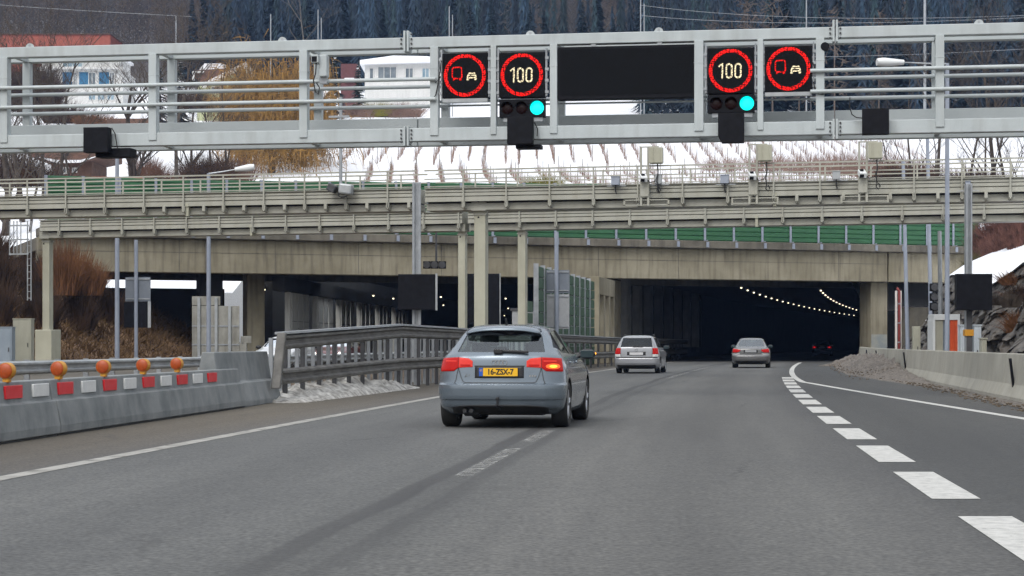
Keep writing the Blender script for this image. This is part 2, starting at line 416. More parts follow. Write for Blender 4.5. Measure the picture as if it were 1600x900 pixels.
def strip(name, offs, ys, z, m, kind='structure'):
    mb = MB(); nx = len(offs)
    zf = z if callable(z) else (lambda o, y: z)
    for y in ys:
        for o in offs: mb.v.append(tuple(RD(o, y, zf(o, y))))
    for j in range(len(ys)-1):
        for i in range(nx-1):
            mb.f.append((j*nx+i, j*nx+i+1, (j+1)*nx+i+1, (j+1)*nx+i)); mb.m.append(0)
    o = struct(name, mb, m, kind, fix=False)
    uvl = o.data.uv_layers.new(name='road')
    uvs = []
    for p in o.data.polygons:
        for vi in p.vertices: uvs += [offs[vi % nx], ys[vi//nx]]
    uvl.data.foreach_set('uv', uvs)
    return o
YS = [-20+4*i for i in range(115)]
mb = MB(); mb.add([(-900, -60, -.08), (900, -60, -.08), (900, 1500, -.08), (-900, 1500, -.08)], [(0, 1, 2, 3)])
struct('ground', mb, M['soil'])
strip('road', [-6.95+.5*i for i in range(32)], YS, 0.0, M['asphalt'])
strip('opposite_road', [-28.5+1.0*i for i in range(16)], YS, 0.0, M['asphalt'])
def hump(o, y):
    t = min(1, max(0, (o+13.5)/6.5)); e = math.sin(t*PI)**.7
    return .012+e*(.07+.05*mnoise.noise(Vector((o*1.3, y*.7, 0))))
strip('median_verge', [-13.5+.505*i for i in range(14)], [-20+1.0*i for i in range(460)], hump, M['soil'])

def marking(name, quads, z=.004, m='white_paint'):
    mb = MB()
    for offs, ys in quads:      # strip between two offset functions
        n = max(1, int((ys[1]-ys[0])/2))
        vs_ = []
        for i in range(n+1):
            y = ys[0]+(ys[1]-ys[0])*i/n
            a, b_ = offs(y); vs_ += [RD(a, y, z), RD(b_, y, z)]
        mb.add(vs_, [(2*i, 2*i+1, 2*i+3, 2*i+2) for i in range(n)])
    return struct(name, mb, M[m], fix=False)
def worn_paint():
    m = mat('worn_road_paint', (.40, .40, .375), (.56, .555, .53), rough=.75, scale=3, contrast=(.3, .7))
    t = m.node_tree; N, L = t.nodes, t.links; b = N['Principled BSDF']
    tc = N.new('ShaderNodeTexCoord'); n = N.new('ShaderNodeTexNoise'); n.inputs['Scale'].default_value = 9; n.inputs['Detail'].default_value = 8
    L.new(tc.outputs['Object'], n.inputs['Vector'])
    r = N.new('ShaderNodeValToRGB'); r.color_ramp.elements[0].position = .44; r.color_ramp.elements[1].position = .72; r.color_ramp.elements[1].color = (.7, .7, .7, 1)
    L.new(n.outputs['Fac'], r.inputs[0])
    L.new(r.outputs[0], b.inputs['Alpha']); return m
M['worn_paint'] = worn_paint()
M['edge_paint'] = mat('edge_line_paint', (.20, .195, .175), (.38, .37, .345), rough=.75, scale=2.5, contrast=(.3, .7), bump=.1)
def chip(m, lo, hi, scale):
    t = m.node_tree; N, L = t.nodes, t.links; tc = N.new('ShaderNodeTexCoord'); n = N.new('ShaderNodeTexNoise'); n.inputs['Scale'].default_value = scale; n.inputs['Detail'].default_value = 9
    L.new(tc.outputs['Object'], n.inputs['Vector']); r = N.new('ShaderNodeValToRGB'); r.color_ramp.elements[0].position = lo; r.color_ramp.elements[1].position = hi
    L.new(n.outputs['Fac'], r.inputs[0]); L.new(r.outputs[0], N['Principled BSDF'].inputs['Alpha'])
chip(M['white_paint'], .20, .345, 8); chip(M['edge_paint'], .22, .42, 5)
marking('left_edge_line', [(lambda y: (-4.0, -3.8), (-20, 380))], m='edge_paint')
marking('lane_line', [(lambda y: (-.08, .08), (a, b)) for a, b in ((16.8, 21.2), (22.7, 25.6), (64, 78), (82, 104))], z=.005, m='worn_paint')
dash = []
y = 6.2
dl, per = 3.02, 4.52
y0 = 12.87-per-.05
for k in range(15):
    a = 9.2-1.0+per*k
    a = 14.35+4.47*(k-3)
    dash.append((lambda y: (3.78, 4.14), (a, a+dl)))
marking('dashed_merge_line', dash, z=.004)
def sol(y):
    o = 4.12+max(0, (60-y))*.0885 if y > 28 else 6.95
    if y > 57: o = 4.05+.16*math.exp(-(y-57)/8)*1.5
    return (o, o+.2)
marking('right_edge_line', [(sol, (8, 118))], z=.0045)
tape = MB()
strip('right_verge', [7.55+.1*i for i in range(9)], [-20+2*i for i in range(70)], lambda o, y: .008+.06*((o-7.55)/.8)*(1+.5*mnoise.noise(Vector((o*5, y, 3)))), M['gravel'])

# ================================================================ terrain
KN = [(100, 3.2), (125, 4.5), (165, 12.5), (200, 18), (300, 36.5), (330, 41.5), (400, 54), (480, 73), (600, 105), (1000, 260), (1400, 380)]
def T(X, Y):
    y = Y
    for (a, za), (b, zb) in zip(KN, KN[1:]):
        if y <= b:
            z = za+(zb-za)*(y-a)/(b-a); break
    else: z = KN[-1][1]
    return z+.9*mnoise.noise(Vector((X*.03, Y*.03, 0)))*min(1, (Y-100)/120)+.25*mnoise.noise(Vector((X*.13, Y*.13, 5)))
def terrain():
    mb = MB()
    xs = [-420+30*i for i in range(11)]+[-90+4*i for i in range(56)]+[160+30*i for i in range(9)]
    ys = [125+4*i for i in range(70)]+[420+20*i for i in range(30)]+[1020+60*i for i in range(6)]
    for y in ys:
        for x in xs: mb.v.append((x, y, T(x, y)))
    nx = len(xs)
    for j in range(len(ys)-1):
        for i in range(nx-1):
            x, y = xs[i]+1, ys[j]+2
            if -17.5 < x < 60 and y < 168: continue
            mb.f.append((j*nx+i, j*nx+i+1, (j+1)*nx+i+1, (j+1)*nx+i)); mb.m.append(0)
    m = M['snow'].copy(); m.name = 'snowy_hillside'; M['hill'] = m
    t = m.node_tree; N, L = t.nodes, t.links; b = N['Principled BSDF']; old = b.inputs['Base Color'].links[0].from_socket
    g = N.new('ShaderNodeNewGeometry'); sp = N.new('ShaderNodeSeparateXYZ'); L.new(g.outputs['Position'], sp.inputs[0])
    n = N.new('ShaderNodeTexNoise'); n.inputs['Scale'].default_value = .05; n.inputs['Detail'].default_value = 7; L.new(g.outputs['Position'], n.inputs['Vector'])
    ad = N.new('ShaderNodeMath'); ad.operation = 'MULTIPLY_ADD'; L.new(n.outputs['Fac'], ad.inputs[0]); ad.inputs[1].default_value = 60; L.new(sp.outputs[1], ad.inputs[2])
    r = N.new('ShaderNodeValToRGB'); r.color_ramp.elements[0].position = .415; r.color_ramp.elements[1].position = .43
    dv = N.new('ShaderNodeMath'); dv.operation = 'DIVIDE'; dv.inputs[1].default_value = 1000; L.new(ad.outputs[0], dv.inputs[0]); L.new(dv.outputs[0], r.inputs[0])
    mx = N.new('ShaderNodeMixRGB'); L.new(r.outputs[0], mx.inputs[0]); L.new(old, mx.inputs[1]); mx.inputs[2].default_value = (.05, .04, .032, 1)
    L.new(mx.outputs[0], b.inputs['Base Color'])
    struct('hillside', mb, m, smooth=60, fix=False)
terrain()
# bank on the left: rises from its toe
def toe(Y): return C(Y)-28.6-.02*(Y-60)
def bankz(X, Y):
    d = toe(Y)-X
    if d < 0: return -.05
    z = .62*d if d < 11 else 6.8+(d-11)*.10
    if Y > 103: z = min(z, max(3.6, 6.8-(Y-103)*.8))
    return z+.25*mnoise.noise(Vector((X*.5, Y*.5, 0)))*min(1, d)
mb = MB(); nb = 44
ysb = [10+1.5*i for i in range(76)]
for y in ysb:
    for i in range(nb+1):
        x = toe(y)+.6-i*.9 if i < 30 else toe(y)+.6-27-(i-29)*12
        mb.v.append((x, y, bankz(x, y)))
for j in range(len(ysb)-1):
    for i in range(nb):
        a = j*(nb+1)+i; mb.f.append((a, a+nb+1, a+nb+2, a+1)); mb.m.append(0)
struct('bank', mb, M['dry_soil'], smooth=60, fix=False)
# dry grass on the bank
mb = MB(); rg = random.Random(3)
for k in range(15000):
    y = rg.uniform(58, 122); x = toe(y)-rg.uniform(.1, 9)**1.0
    z = bankz(x, y)-.03; h = rg.uniform(.15, .55)*(.7 if x < toe(y)-6 else 1); lx, ly = rg.gauss(.15, .28), rg.gauss(-.12, .2); wd = rg.uniform(.02, .05)
    mb.add([(x-wd, y, z), (x+wd, y, z), (x+lx, y+ly, z+h)], [(0, 1, 2)])
M['dry_grass'] = mat('dry_grass', (.062, .033, .013), (.165, .10, .044), rough=.9, scale=.9, contrast=(.3, .7))
struct('dry_grass', mb, M['dry_grass'], 'stuff', fix=False)

# rock cutting and snow slope on the right
def rockh(Y): return (3.9+.8*math.sin(Y*.21))*(1-.36*max(0, min(1, (Y-103)/8)))
def rockpt(s, t):
    Y = 44+s*78
    x0 = C(Y)+10.6+.8*math.sin(Y*.3)
    x = x0+t*2.3; z = t*rockh(Y)
    nrm = mnoise.fractal(Vector((x*.9, Y*.35, z*.9)), 1, 2, 6)
    r2 = mnoise.fractal(Vector((x*2.2, Y*1.6, z*2.4)), .8, 2.1, 6)
    edge = min(1, (1-t)*5)
    return (x+.55*nrm*edge+.30*r2*edge, Y+.3*nrm+.2*r2*edge, z+.3*r2*edge)
mb = MB(); mb.grid(rockpt, 300, 60)
struct('rock_face', mb, M['rock'], fix=False, smooth=25)
def topslope(s, t):
    Y = 44+s*86; x0 = C(Y)+10.6+.8*math.sin(Y*.3)+2.3; z0 = rockh(Y)
    d = t*24
    return (x0-.25+d, Y, z0-.12+d*.50+.25*mnoise.noise(Vector((d*.5, Y*.3, 1))))
mb = MB(); mb.grid(topslope, 60, 24)
struct('snow_slope', mb, M['snow'], fix=False, smooth=60)
# grit heap by the right barrier
def heap(s, t):
    Y = 52+s*66; o0 = 6.15+1.5*(1-min(1, (Y-46)/26)); o0 = max(5.3, o0) if Y < 100 else 5.3+(Y-100)*.09
    o1 = 7.82
    e = math.sin(PI*min(1, max(0, s)))**.6
    hgt = (.62 if 66 < Y < 106 else .42)*e*(math.sin(t*PI*.5)**1.3)
    o = o0+(o1-o0)*t
    n = mnoise.fractal(Vector((o*2.2, Y*.8, 0)), 1, 2, 5)
    return tuple(RD(o, Y, -.02+hgt*(1+.35*n)+.03*n*e+.05*e*mnoise.fractal(Vector((o*9, Y*4, 7)), 1, 2, 4)))
mb = MB(); mb.grid(heap, 420, 50)
struct('grit_heap', mb, M['gravel'], fix=False, smooth=50)
mb = MB(); rg = random.Random(5)
for k in range(700):
    Y = rg.uniform(30, 100); o = rg.uniform(5.9, 7.6) if Y > 60 else rg.uniform(7.1, 7.75); s_ = rg.uniform(.012, .04)
    q = RD(o, Y, .02 + (.35*((o-5.9)/1.7) if 62 < Y < 108 else .03))
    mb.cb(q, (s_*1.5, s_, s_*.7), rg.uniform(0, 3), rx=rg.uniform(-.4, .4))
M['litter'] = mat('leaf_litter', (.06, .045, .03), (.17, .135, .10), rough=.95, scale=1.5)
struct('leaf_litter', mb, M['litter'], 'stuff', fix=False)
# dirty snow ridge in front of the median guardrail
def snowr(s, t):
    Y = 37.6+s*13.5; o0 = -5.85+.15*s; o1 = -7.3
    n = mnoise.fractal(Vector((t*3, Y*1.6, 2)), 1, 2, 5)
    e = math.sin(PI*min(.999, max(.001, s)))**.5
    n2 = mnoise.fractal(Vector((t*9, Y*5, 4)), 1, 2, 4)
    return tuple(RD(o0+(o1-o0)*t, Y, -.05+e*(.30*math.sin(PI*t)**.8*(1+.6*n))+.05*n2+.03))
mb = MB(); mb.grid(snowr, 120, 16)
struct('roadside_snow', mb, M['dirty_snow'], 'stuff', fix=False, smooth=60)
# ================================================================ white sign gantry over the road
GL = Line(0, 43.0, 1600, 39.6)
def gs(u): return GL.s(u)
ga = thing('sign_gantry', 'white painted steel truss gantry carrying lit speed signs over all lanes', 'gantry', GL.A, GL.rz)
ZB, ZT = 5.485, 7.71
DEP = 1.2
S0, S1 = gs(-75), gs(1672)
ws, wd_ = M['white_steel'], M['white_steel_dark']
def gbox(name, u0, u1, y0, y1, z0, z1, m=None, bev=.012, par=None):
    mb = MB(); mb.lb(gs(u0), gs(u1), y0, y1, z0, z1)
    return part(name, mb, m or ws, par or ga, bevel=bev)
joint = (635, 1305)
edges = [-75, 635, 1305, 1672]
for a, b in zip(edges, edges[1:]):
    gbox('bottom_chord', a+.6, b-.6, 0, .26, ZB, 5.765)
    gbox('top_chord', a+.6, b-.6, 0, .26, 7.485, ZT)
    gbox('rear_bottom_chord', a+.6, b-.6, DEP, DEP+.24, ZB+.02, 6.12, wd_)
    gbox('rear_top_chord', a+.6, b-.6, DEP, DEP+.24, 7.55, ZT-.02, wd_)
for u in joint:
    for z0, z1 in ((ZB-.10, 5.80), (7.40, ZT+.14)):
        mb = MB()
        for du in (-2.6, 2.6): mb.lb(gs(u+du)-.022, gs(u+du)+.022, -.05, .31, z0, z1)
        fl = part('joint_flange', mb, ws, ga, bevel=.005)
        mb = MB()
        for du in (-8, 8):
            for k in range(4):
                mb = MB(); mb.lathe([(.022, -.03), (.022, .0)], (gs(u+du), 0, z0+.08+k*(z1-z0-.16)/3), axis='Y', n=6); part('flange_bolt', mb, M['dark'], fl)
front_posts = [(-70, .2), (6, .175), (238.5, .175), (474, .175), (678.5, .175), (771, .12), (865, .155), (1092, .19), (1188, .12), (1281.5, .175), (1468.5, .175), (1668, .2)]
for u, wdt in front_posts:
    mb = MB(); s = gs(u); mb.lb(s-wdt/2, s+wdt/2, -.03, .20, 5.60, 7.487)
    mb.lb(s-wdt/2-.012, s+wdt/2+.012, -.036, .20, 7.02, 7.035)
    part('post', mb, ws, ga, bevel=.008)
for u, wdt in front_posts:
    if wdt < .15: continue
    mb = MB(); s = gs(u); mb.lb(s-wdt/2, s+wdt/2, DEP+.02, DEP+.2, 6.09, 7.56)
    part('rear_post', mb, wd_, ga, bevel=.008)
for u in (-70, 6, 238.5, 474, 678.5, 865, 1092, 1281.5, 1468.5, 1668):     # ties between the two frames
    s = gs(u)
    for z0, z1 in ((ZB+.06, ZB+.18), (7.56, 7.66)): mb = MB(); mb.lb(s-.05, s+.05, .255, DEP+.01, z0, z1); part('cross_tie', mb, wd_, ga)
for u0, u1 in ((-70, 682), (1266, 1668)):
    for z in (6.80, 6.37):
        mb = MB(); mb.tube([(gs(u0), -.075, z), (gs(u1), -.075, z)], .042, 10)
        for u, wdt in front_posts:
            if u0-9 <= u <= u1+9: mb.lb(gs(u)-.03, gs(u)+.03, -.075, -.02, z-.05, z+.02)
        part('cable_pipe', mb, ws, ga, smooth=True)
        mb = MB(); mb.tube([(gs(u0), DEP-.05, z), (gs(u1), DEP-.05, z)], .042, 10)
        part('rear_cable_pipe', mb, wd_, ga, smooth=True)
for u0, u1 in ((682, 1266),):
    mb = MB(); mb.tube([(gs(u0), .35, 6.36), (gs(u1), .35, 6.36)], .03, 8); part('sign_rail', mb, ws, ga, smooth=True)
    mb = MB(); mb.tube([(gs(u0), .35, 6.27), (gs(u1), .35, 6.27)], .02, 8); part('sign_rail', mb, wd_, ga, smooth=True)
for u in (45, 440, 828, 1029, 1530):                                       # lifting eyes
    mb = MB(); pts = [(.095*math.cos(a*PI/10), .09*math.sin(a*PI/10)) for a in range(11)]
    mb.prism(pts, lambda a, b, d: (gs(u)+a, d, ZT-.003+b), .05, .08)
    e = part('lifting_eye', mb, ws, ga)
    mb = MB(); mb.lathe([(.03, .046), (.03, .084)], (gs(u), 0, ZT+.035), axis='Y', n=10); part('eye_hole', mb, M['galv'], e)
for u in (-70, 1668):                                                      # legs, outside the picture
    mb = MB(); s = gs(u); mb.lb(s-.22, s+.22, .05, DEP+.15, -.05, ZB); part('leg', mb, ws, ga, bevel=.02)
# ---------- signs
RED = led_mat('red_led_matrix', (1.0, .012, .010), 1.0, 24)
AMB = led_mat('pale_yellow_led_matrix', (1.0, .86, .55), 1.1, 34)
CYAN = mat('green_signal_lens', (.0, .25, .22), emit=(.0, .82, .70), estr=1.25)
DRED = mat('unlit_red_lens', (.012, .002, .002), rough=.4, spec=.2)
def circ(r, n=56, cx=0, cz=0): return [(cx+r*math.cos(2*PI*k/n), cz+r*math.sin(2*PI*k/n)) for k in range(n)]
def rrect(cx, cz, w_, h_, r, n=4):
    out = []
    for sx, sz, a0 in ((1, 1, 0), (-1, 1, 90), (-1, -1, 180), (1, -1, 270)):
        for k in range(n+1):
            a = R_(a0+90*k/n); out.append((cx+sx*(w_/2-r)+r*math.cos(a), cz+sz*(h_/2-r)+r*math.sin(a)))
    return out
def ledsign(uc, v0, v1, kind, label, group):
    zc = GL.z(uc, (v0+v1)/2); hh = (v1-v0)/F*GL.Y(uc); s = gs(uc)
    loc = GL.A+GL.d*s+Vector((0, 0, zc))
    t = thing('matrix_sign', label, 'traffic sign', loc, GL.rz, group)
    W2, H2 = .485, hh/2
    mb = MB(); mb.lb(-W2, W2, -.012, .26, -H2, H2); part('housing', mb, M['black'], t, bevel=.006)
    mb = MB(); mb.lb(-W2+.02, W2-.02, -.018, -.010, -H2+.02, H2-.02); part('face', mb, M['panel_black'], t)
    mb = MB(); ribbon(mb, circ(.415), .075, y=-.019, d=.006, closed=True); part('red_ring', mb, RED, t, fix=False)
    if kind == '100':
        mb = MB()
        ribbon(mb, [(-.245, .085), (-.17, .155), (-.17, -.165)], .036, -.019, .006)
        for cx in (-.03, .155): ribbon(mb, rrect(cx, -.005, .115, .285, .055), .034, -.019, .006, closed=True)
        part('speed_numerals', mb, AMB, t, fix=False)
    else:
        mb = MB(); ribbon(mb, rrect(-.165, .055, .205, .235, .045), .028, -.019, .006, closed=True)
        for x in (-.235, -.095): mb.lb(x-.022, x+.022, -.025, -.019, -.105, -.075)
        part('lorry_symbol', mb, RED, t, fix=False)
        mb = MB()
        ribbon(mb, [(.055, -.045), (.09, .045), (.21, .045), (.245, -.045)], .03, -.019, .006)
        ribbon(mb, [(.05, -.05), (.25, -.05)], .03, -.0195, .006); ribbon(mb, [(.06, .0), (.24, .0)], .018, -.02, .006)
        for x in (.065, .235): mb.lb(x-.024, x+.024, -.026, -.0192, -.105, -.064)
        part('car_symbol', mb, AMB, t, fix=False)
    for sx in (-1, 1):                                          # side brackets
        mb = MB()
        mb.lb(sx*(W2+.015), sx*(W2+.045), .02, .16, -H2+.02, H2+.09)
        for k in range(4): mb.lb(sx*(W2+.01), sx*(W2+.085), .0, .05, -H2+.08+k*.24, -H2+.14+k*.24)
        part('bracket', mb, M['galv'], t)
    if kind == 'lorry':
        mb = MB(); mb.lb(-W2, W2, -.0, .12, -H2-.09, -H2-.01); part('snow_ledge', mb, M['galv_light'], t)
    return t
ledsign(726.5, 83, 153, 'lorry', 'lit no-overtaking sign for lorries beside the first grey post left of the speed limits', 'lit signs on the gantry')
ledsign(815.5, 82, 152, '100', 'lit 100 speed limit sign left of the long blank message board', 'lit signs on the gantry')
ledsign(1141.5, 75, 146, '100', 'lit 100 speed limit sign right of the long blank message board', 'lit signs on the gantry')
ledsign(1232, 72, 143, 'lorry', 'lit no-overtaking sign for lorries at the right end of the sign row', 'lit signs on the gantry')
def lanesignal(uc, v0, v1, label):
    zc = GL.z(uc, (v0+v1)/2); s = gs(uc); loc = GL.A+GL.d*s+Vector((0, 0, zc)); hh = (v1-v0)/F*GL.Y(uc)/2
    t = thing('lane_signal', label, 'traffic light', loc, GL.rz, 'lane signals under the speed signs')
    mb = MB(); mb.lb(-.485, .485, -.012, .22, -hh, hh); part('housing', mb, M['black'], t, bevel=.006)
    for i, x in enumerate((-.31, 0, .325)):
        r = .125 if i < 2 else .148
        mb = MB(); mb.lathe([(r, -.014), (r*.85, -.03), (r*.45, -.042), (.001, -.046)], (x, 0, .0), axis='Y', n=28)
        part('lens', mb, CYAN if i == 2 else DRED, t, smooth=True, label='lit blue-green lens' if i == 2 else 'unlit dark red lens')
        mb = MB()
        arc = [(x+(r+.012)*math.cos(a), (r+.012)*math.sin(a)) for a in [R_(15+15*k) for k in range(11)]]
        for (a0, b0), (a1, b1) in zip(arc, arc[1:]): mb.add([(a0, -.013, b0), (a1, -.013, b1), (a1, -.13, b1), (a0, -.13, b0)], [(0, 1, 2, 3)])
        o = part('visor', mb, M['black'], t, fix=False); sd = o.modifiers.new('thick', 'SOLIDIFY'); sd.thickness = .006
    mb = MB(); mb.lb(-.40, .44, .03, .14, -hh-.09, -hh-.004); part('mount', mb, M['galv'], t)
lanesignal(815.5, 155, 183, 'lane signal with lit green lens under the left speed limit sign')
lanesignal(1142.5, 148, 176, 'lane signal with lit green lens under the right speed limit sign')
# blank message board
uc = 978.5; s = gs(uc); zc = GL.z(uc, 112.5); loc = GL.A+GL.d*s+Vector((0, 0, zc))
t = thing('message_board', 'long blank black message board between the two speed limit signs', 'display', loc, GL.rz)
mb = MB(); mb.lb(-1.455, 1.455, .0, .30, -.555, .555); part('housing', mb, M['black'], t, bevel=.01)
mb = MB(); mb.lb(-1.40, 1.40, -.008, .002, -.47, .50); part('face', mb, M['panel_black'], t)
for x in (-.7, .7): 
    mb = MB(); mb.lb(x-.05, x+.05, .02, .08, .555, .64); part('hanger', mb, M['galv'], t)
# detector boxes below the chord
def detector(u0, u1, v0, v1, label, second=None, cut=False, cable=None):
    uc = (u0+u1)/2; s = gs(uc); zc = GL.z(uc, (v0+v1)/2); Yc = GL.Y(uc); w2 = (u1-u0)/F*Yc/2; h2 = (v1-v0)/F*Yc/2
    t = thing('detector_box', label, 'traffic detector', GL.A+GL.d*s+Vector((0, 0, zc)), GL.rz, 'black detector boxes on the gantry')
    mb = MB()
    if cut: mb.prism([(-w2, h2), (-w2, -h2*.55), (-w2*.72, -h2), (w2, -h2), (w2, h2)], lambda a, b, d: (a, d, b), -.30, -.06)
    else: mb.lb(-w2, w2, -.30, -.06, -h2, h2)
    part('box', mb, M['black'], t, bevel=.008)
    mb = MB(); mb.lb(-w2*.5, w2*.5, -.07, -.002, -.06, h2*.8); part('bracket', mb, M['galv'], t)
    if second:
        mb = MB(); a0, a1, b0, b1 = second
        mb.lb(gs(a0)-s, gs(a1)-s, -.04, .34, GL.z(uc, b1)-zc, min(GL.z(uc, b0)-zc, ZB-.004-zc)); part('sensor_head', mb, M['black'], t, bevel=.01)
    if cable:
        mb = MB(); mb.tube([Vector((gs(a)-s, -.09, GL.z(uc, b)-zc)) for a, b in cable], .012, 6); part('cable', mb, M['black_rubber'], t, smooth=True)
detector(137, 177, 201, 240, 'black detector box below the white bottom chord, farthest left of all', (150, 205, 232, 246), cable=[(177, 201), (182, 210), (184, 222), (186, 234)])
detector(795.5, 835, 185, 227, 'black detector box hanging under the left lane signal', (806, 845, 226, 232), cable=[(836, 192), (841, 203), (840, 214)])
detector(1123, 1163, 179, 225, 'black detector box with a chamfered lower corner under the right lane signal', cut=True)
detector(1347, 1388, 172, 212, 'black detector box with a curved cable loop, right of the signs', cable=[(1328, 152), (1327, 166), (1331, 179), (1338, 184), (1348, 185)])
# camera on the gantry
uc = 500; s = gs(uc); zc = GL.z(uc, 106)
t = thing('gantry_camera', 'grey traffic camera with black lens hood mounted on a gantry post', 'camera', GL.A+GL.d*s+Vector((0, -.12, zc)), GL.rz)
mb = MB(); mb.lb(.02, .19, -.12, .12, -.22, .25); part('body', mb, M['white_steel_dark'], t, bevel=.02)
mb = MB(); mb.lb(-.13, .03, -.22, .12, .07, .24); part('hood', mb, M['white_steel_dark'], t, bevel=.008)
mb = MB(); mb.lb(-.115, .0, -.226, -.2, .085, .2); part('lens', mb, M['black'], t)
mb = MB(); mb.lb(.0, .17, -.02, .08, -.36, -.22); part('bracket', mb, M['galv'], t)
mb = MB(); mb.tube([(-.04, -.12, .07), (-.05, -.13, -.15), (-.1, -.12, -.3), (-.06, -.12, -.55), (0, -.1, -.6), (.02, -.08, -.45), (-.05, -.05, -.35)], .014, 6); part('cable', mb, M['black_rubber'], t, smooth=True)
for pts, lab in (([(1283, 68), (1290, 70), (1291, 78), (1284, 84)], 'x'),):
    mb = MB(); mb.lathe([(.09, -.02), (.09, .05)], (gs(1289), -.02, GL.z(1289, 73)), axis='Y', n=16); part('cable_gland', mb, M['black'], ga)
for pts in ([(1270, 98), (1273, 108), (1279, 112), (1286, 113)], [(1271, 128), (1273, 139), (1279, 147), (1287, 148)], [(676, 158), (682, 148), (686, 128), (689, 120)], [(681, 130), (686, 125), (689, 110), (690, 95)]):
    mb = MB(); mb.tube([(gs(a), -.06, GL.z(a, b)) for a, b in pts], .013, 6); part('signal_cable', mb, M['black_rubber'], ga, smooth=True)

# ================================================================ beige toll gantry: two girders, each in two lengths
TF = Line(0, 70.0, 1600, 61.7)
TR = Line(0, 84.0, 1600, 71.8)
bs, bc = M['beige_steel'], M['beige_col']
def girder(line, u0, u1, label, cols, first, half_from, rail=True, flange=(), panel=True):
    t = thing('toll_gantry', label, 'gantry', line.A, line.rz, 'beige toll gantry girders')
    s0, s1 = line.s(u0), line.s(u1)
    ZG, ZP, ZD = 6.43, 5.99, 5.70
    prof = []                                   # corrugated upper face, long slats
    mb = MB(); z = ZP
    zs = [ZP, ZP+.155, ZP+.16, ZP+.185, ZP+.19, ZP+.29, ZP+.295, ZP+.315, ZP+.32, ZP+.385, ZP+.39, ZG]
    ys = [.0, .0, .07, .07, .0, .0, .07, .07, .0, .0, .05, .05]
    n = len(zs)
    vs_ = [(s0, ys[i], zs[i]) for i in range(n)]+[(s1, ys[i], zs[i]) for i in range(n)]
    mb.add(vs_, [(i, n+i, n+i+1, i+1) for i in range(n-1)])
    mb.lb(s0, s1, .075, 1.3, ZP+.004, ZG-.004)
    part('girder', mb, bs, t, fix=True)
    mb = MB(); mb.lb(s0, s1, .20, 1.12, ZD, ZP-.055); part('lower_beam', mb, bs, t, bevel=.01)
    mb = MB(); mb.lb(s0+.01, s1-.01, .34, 1.0, ZP-.054, ZP+.003); part('shade_gap_strip', mb, M['dark'], t)  # dark strip in the gap, painting the shadow line below the slats
    mb = MB(); mb.lb(s0, s1, -.05, 1.35, ZG, ZG+.035); part('walkway', mb, bs, t)
    k = 0; s = line.s(first)
    while s > s0+.15: s -= 1.5
    while s < s0+.1: s += 1.5
    while s < s1:
        mb = MB()
        mb.lb(s-.025, s+.025, -.085, -.05, ZP-.22, 7.05 if rail else ZG+.02)
        mb.prism([(-.085, ZP+.0), (.0, ZP+.0), (.2, ZP-.14), (.2, ZP-.24), (-.02, ZP-.24), (-.085, ZP-.18)], lambda a, b, d: (d, a, b), s-.05, s+.05)
        part('rail_post', mb, bs, t)
        if s > line.s(half_from) and s+.75 < s1:
            mb = MB(); q = s+.75
            mb.prism([(-.05, ZP+.0), (.0, ZP+.0), (.2, ZP-.14), (.2, ZP-.24), (-.0, ZP-.24), (-.05, ZP-.18)], lambda a, b, d: (d, a, b), q-.05, q+.05)
            part('bracket', mb, bs, t)
        if rail:
            mb = MB(); mb.lb(s-.025+.06, s+.025+.06, 1.33, 1.37, ZG, 7.05); part('rear_rail_post', mb, bs, t)
        s += 1.5
    if rail:
        for y, nm in ((-.07, 'handrail'), (1.35, 'rear_handrail')):
            for z, r in ((7.05, .025), (6.755, .019), (ZG+.07, .016)):
                mb = MB(); mb.lb(s0, s1, y-r*.8, y+r*.8, z-r, z+r); part(nm, mb, bs, t)
    for u in flange:
        s = line.s(u); mb = MB(); mb.lb(s-.05, s+.05, .02, .24, ZD-.05, ZP+.10); mb.lb(s-.07, s+.07, -.015, .02, ZP-.015, ZP+.1)
        part('joint_flange', mb, M['beige_col'], t)
    for u, wd, zbase, base in cols:
        s = line.s(u); mb = MB(); mb.lb(s-wd/2, s+wd/2, .35, .35+wd, zbase, ZD+.0)
        c = part('column', mb, bc, t, bevel=.02)
        mb = MB(); mb.lb(s-wd/2-.03, s+wd/2+.03, .32, .38+wd, ZD-.16, ZD-.11); mb.lb(s-wd/2-.05, s+wd/2+.05, .19, .4+wd, ZD-.02, ZD+.27); part('column_head', mb, bs, c)
        mb = MB()
        for dz in (.34, -.2):
            mb.lathe([(.035, .17), (.035, .186)], (s, 0, ZD+dz-.05), axis='Y', n=10)
        part('bolt_hole', mb, M['black'], c)
        if base:
            mb = MB(); mb.lb(s-.40, s+.40, .12, .95, zbase-.1, base); part('footing', mb, M['beige_col'], c, bevel=.03)
    return t
girder(TF, -60, 651, 'front beige toll girder with railing, left length up to the grey mast', [(-45, .4, -.1, None)], 44, 200, flange=(292,))
girder(TF, 664, 1660, 'front beige toll girder with railing, right length over the main lanes', [(745.5, .40, -.1, None), (1650, .4, -.1, None)], 724.5, 1100, flange=(1210,))
girder(TR, 62, 722, 'rear beige toll girder behind the front one, left length ending on a block footing', [(65, .34, .1, 1.75), (717, .30, -.1, None)], 93, 3000, rail=True, flange=(392,))
girder(TR, 731, 1650, 'rear beige toll girder behind the front one, right length', [(811, .32, -.1, None), (1640, .34, -.1, None)], 756, 3000, rail=True, flange=(1182,))
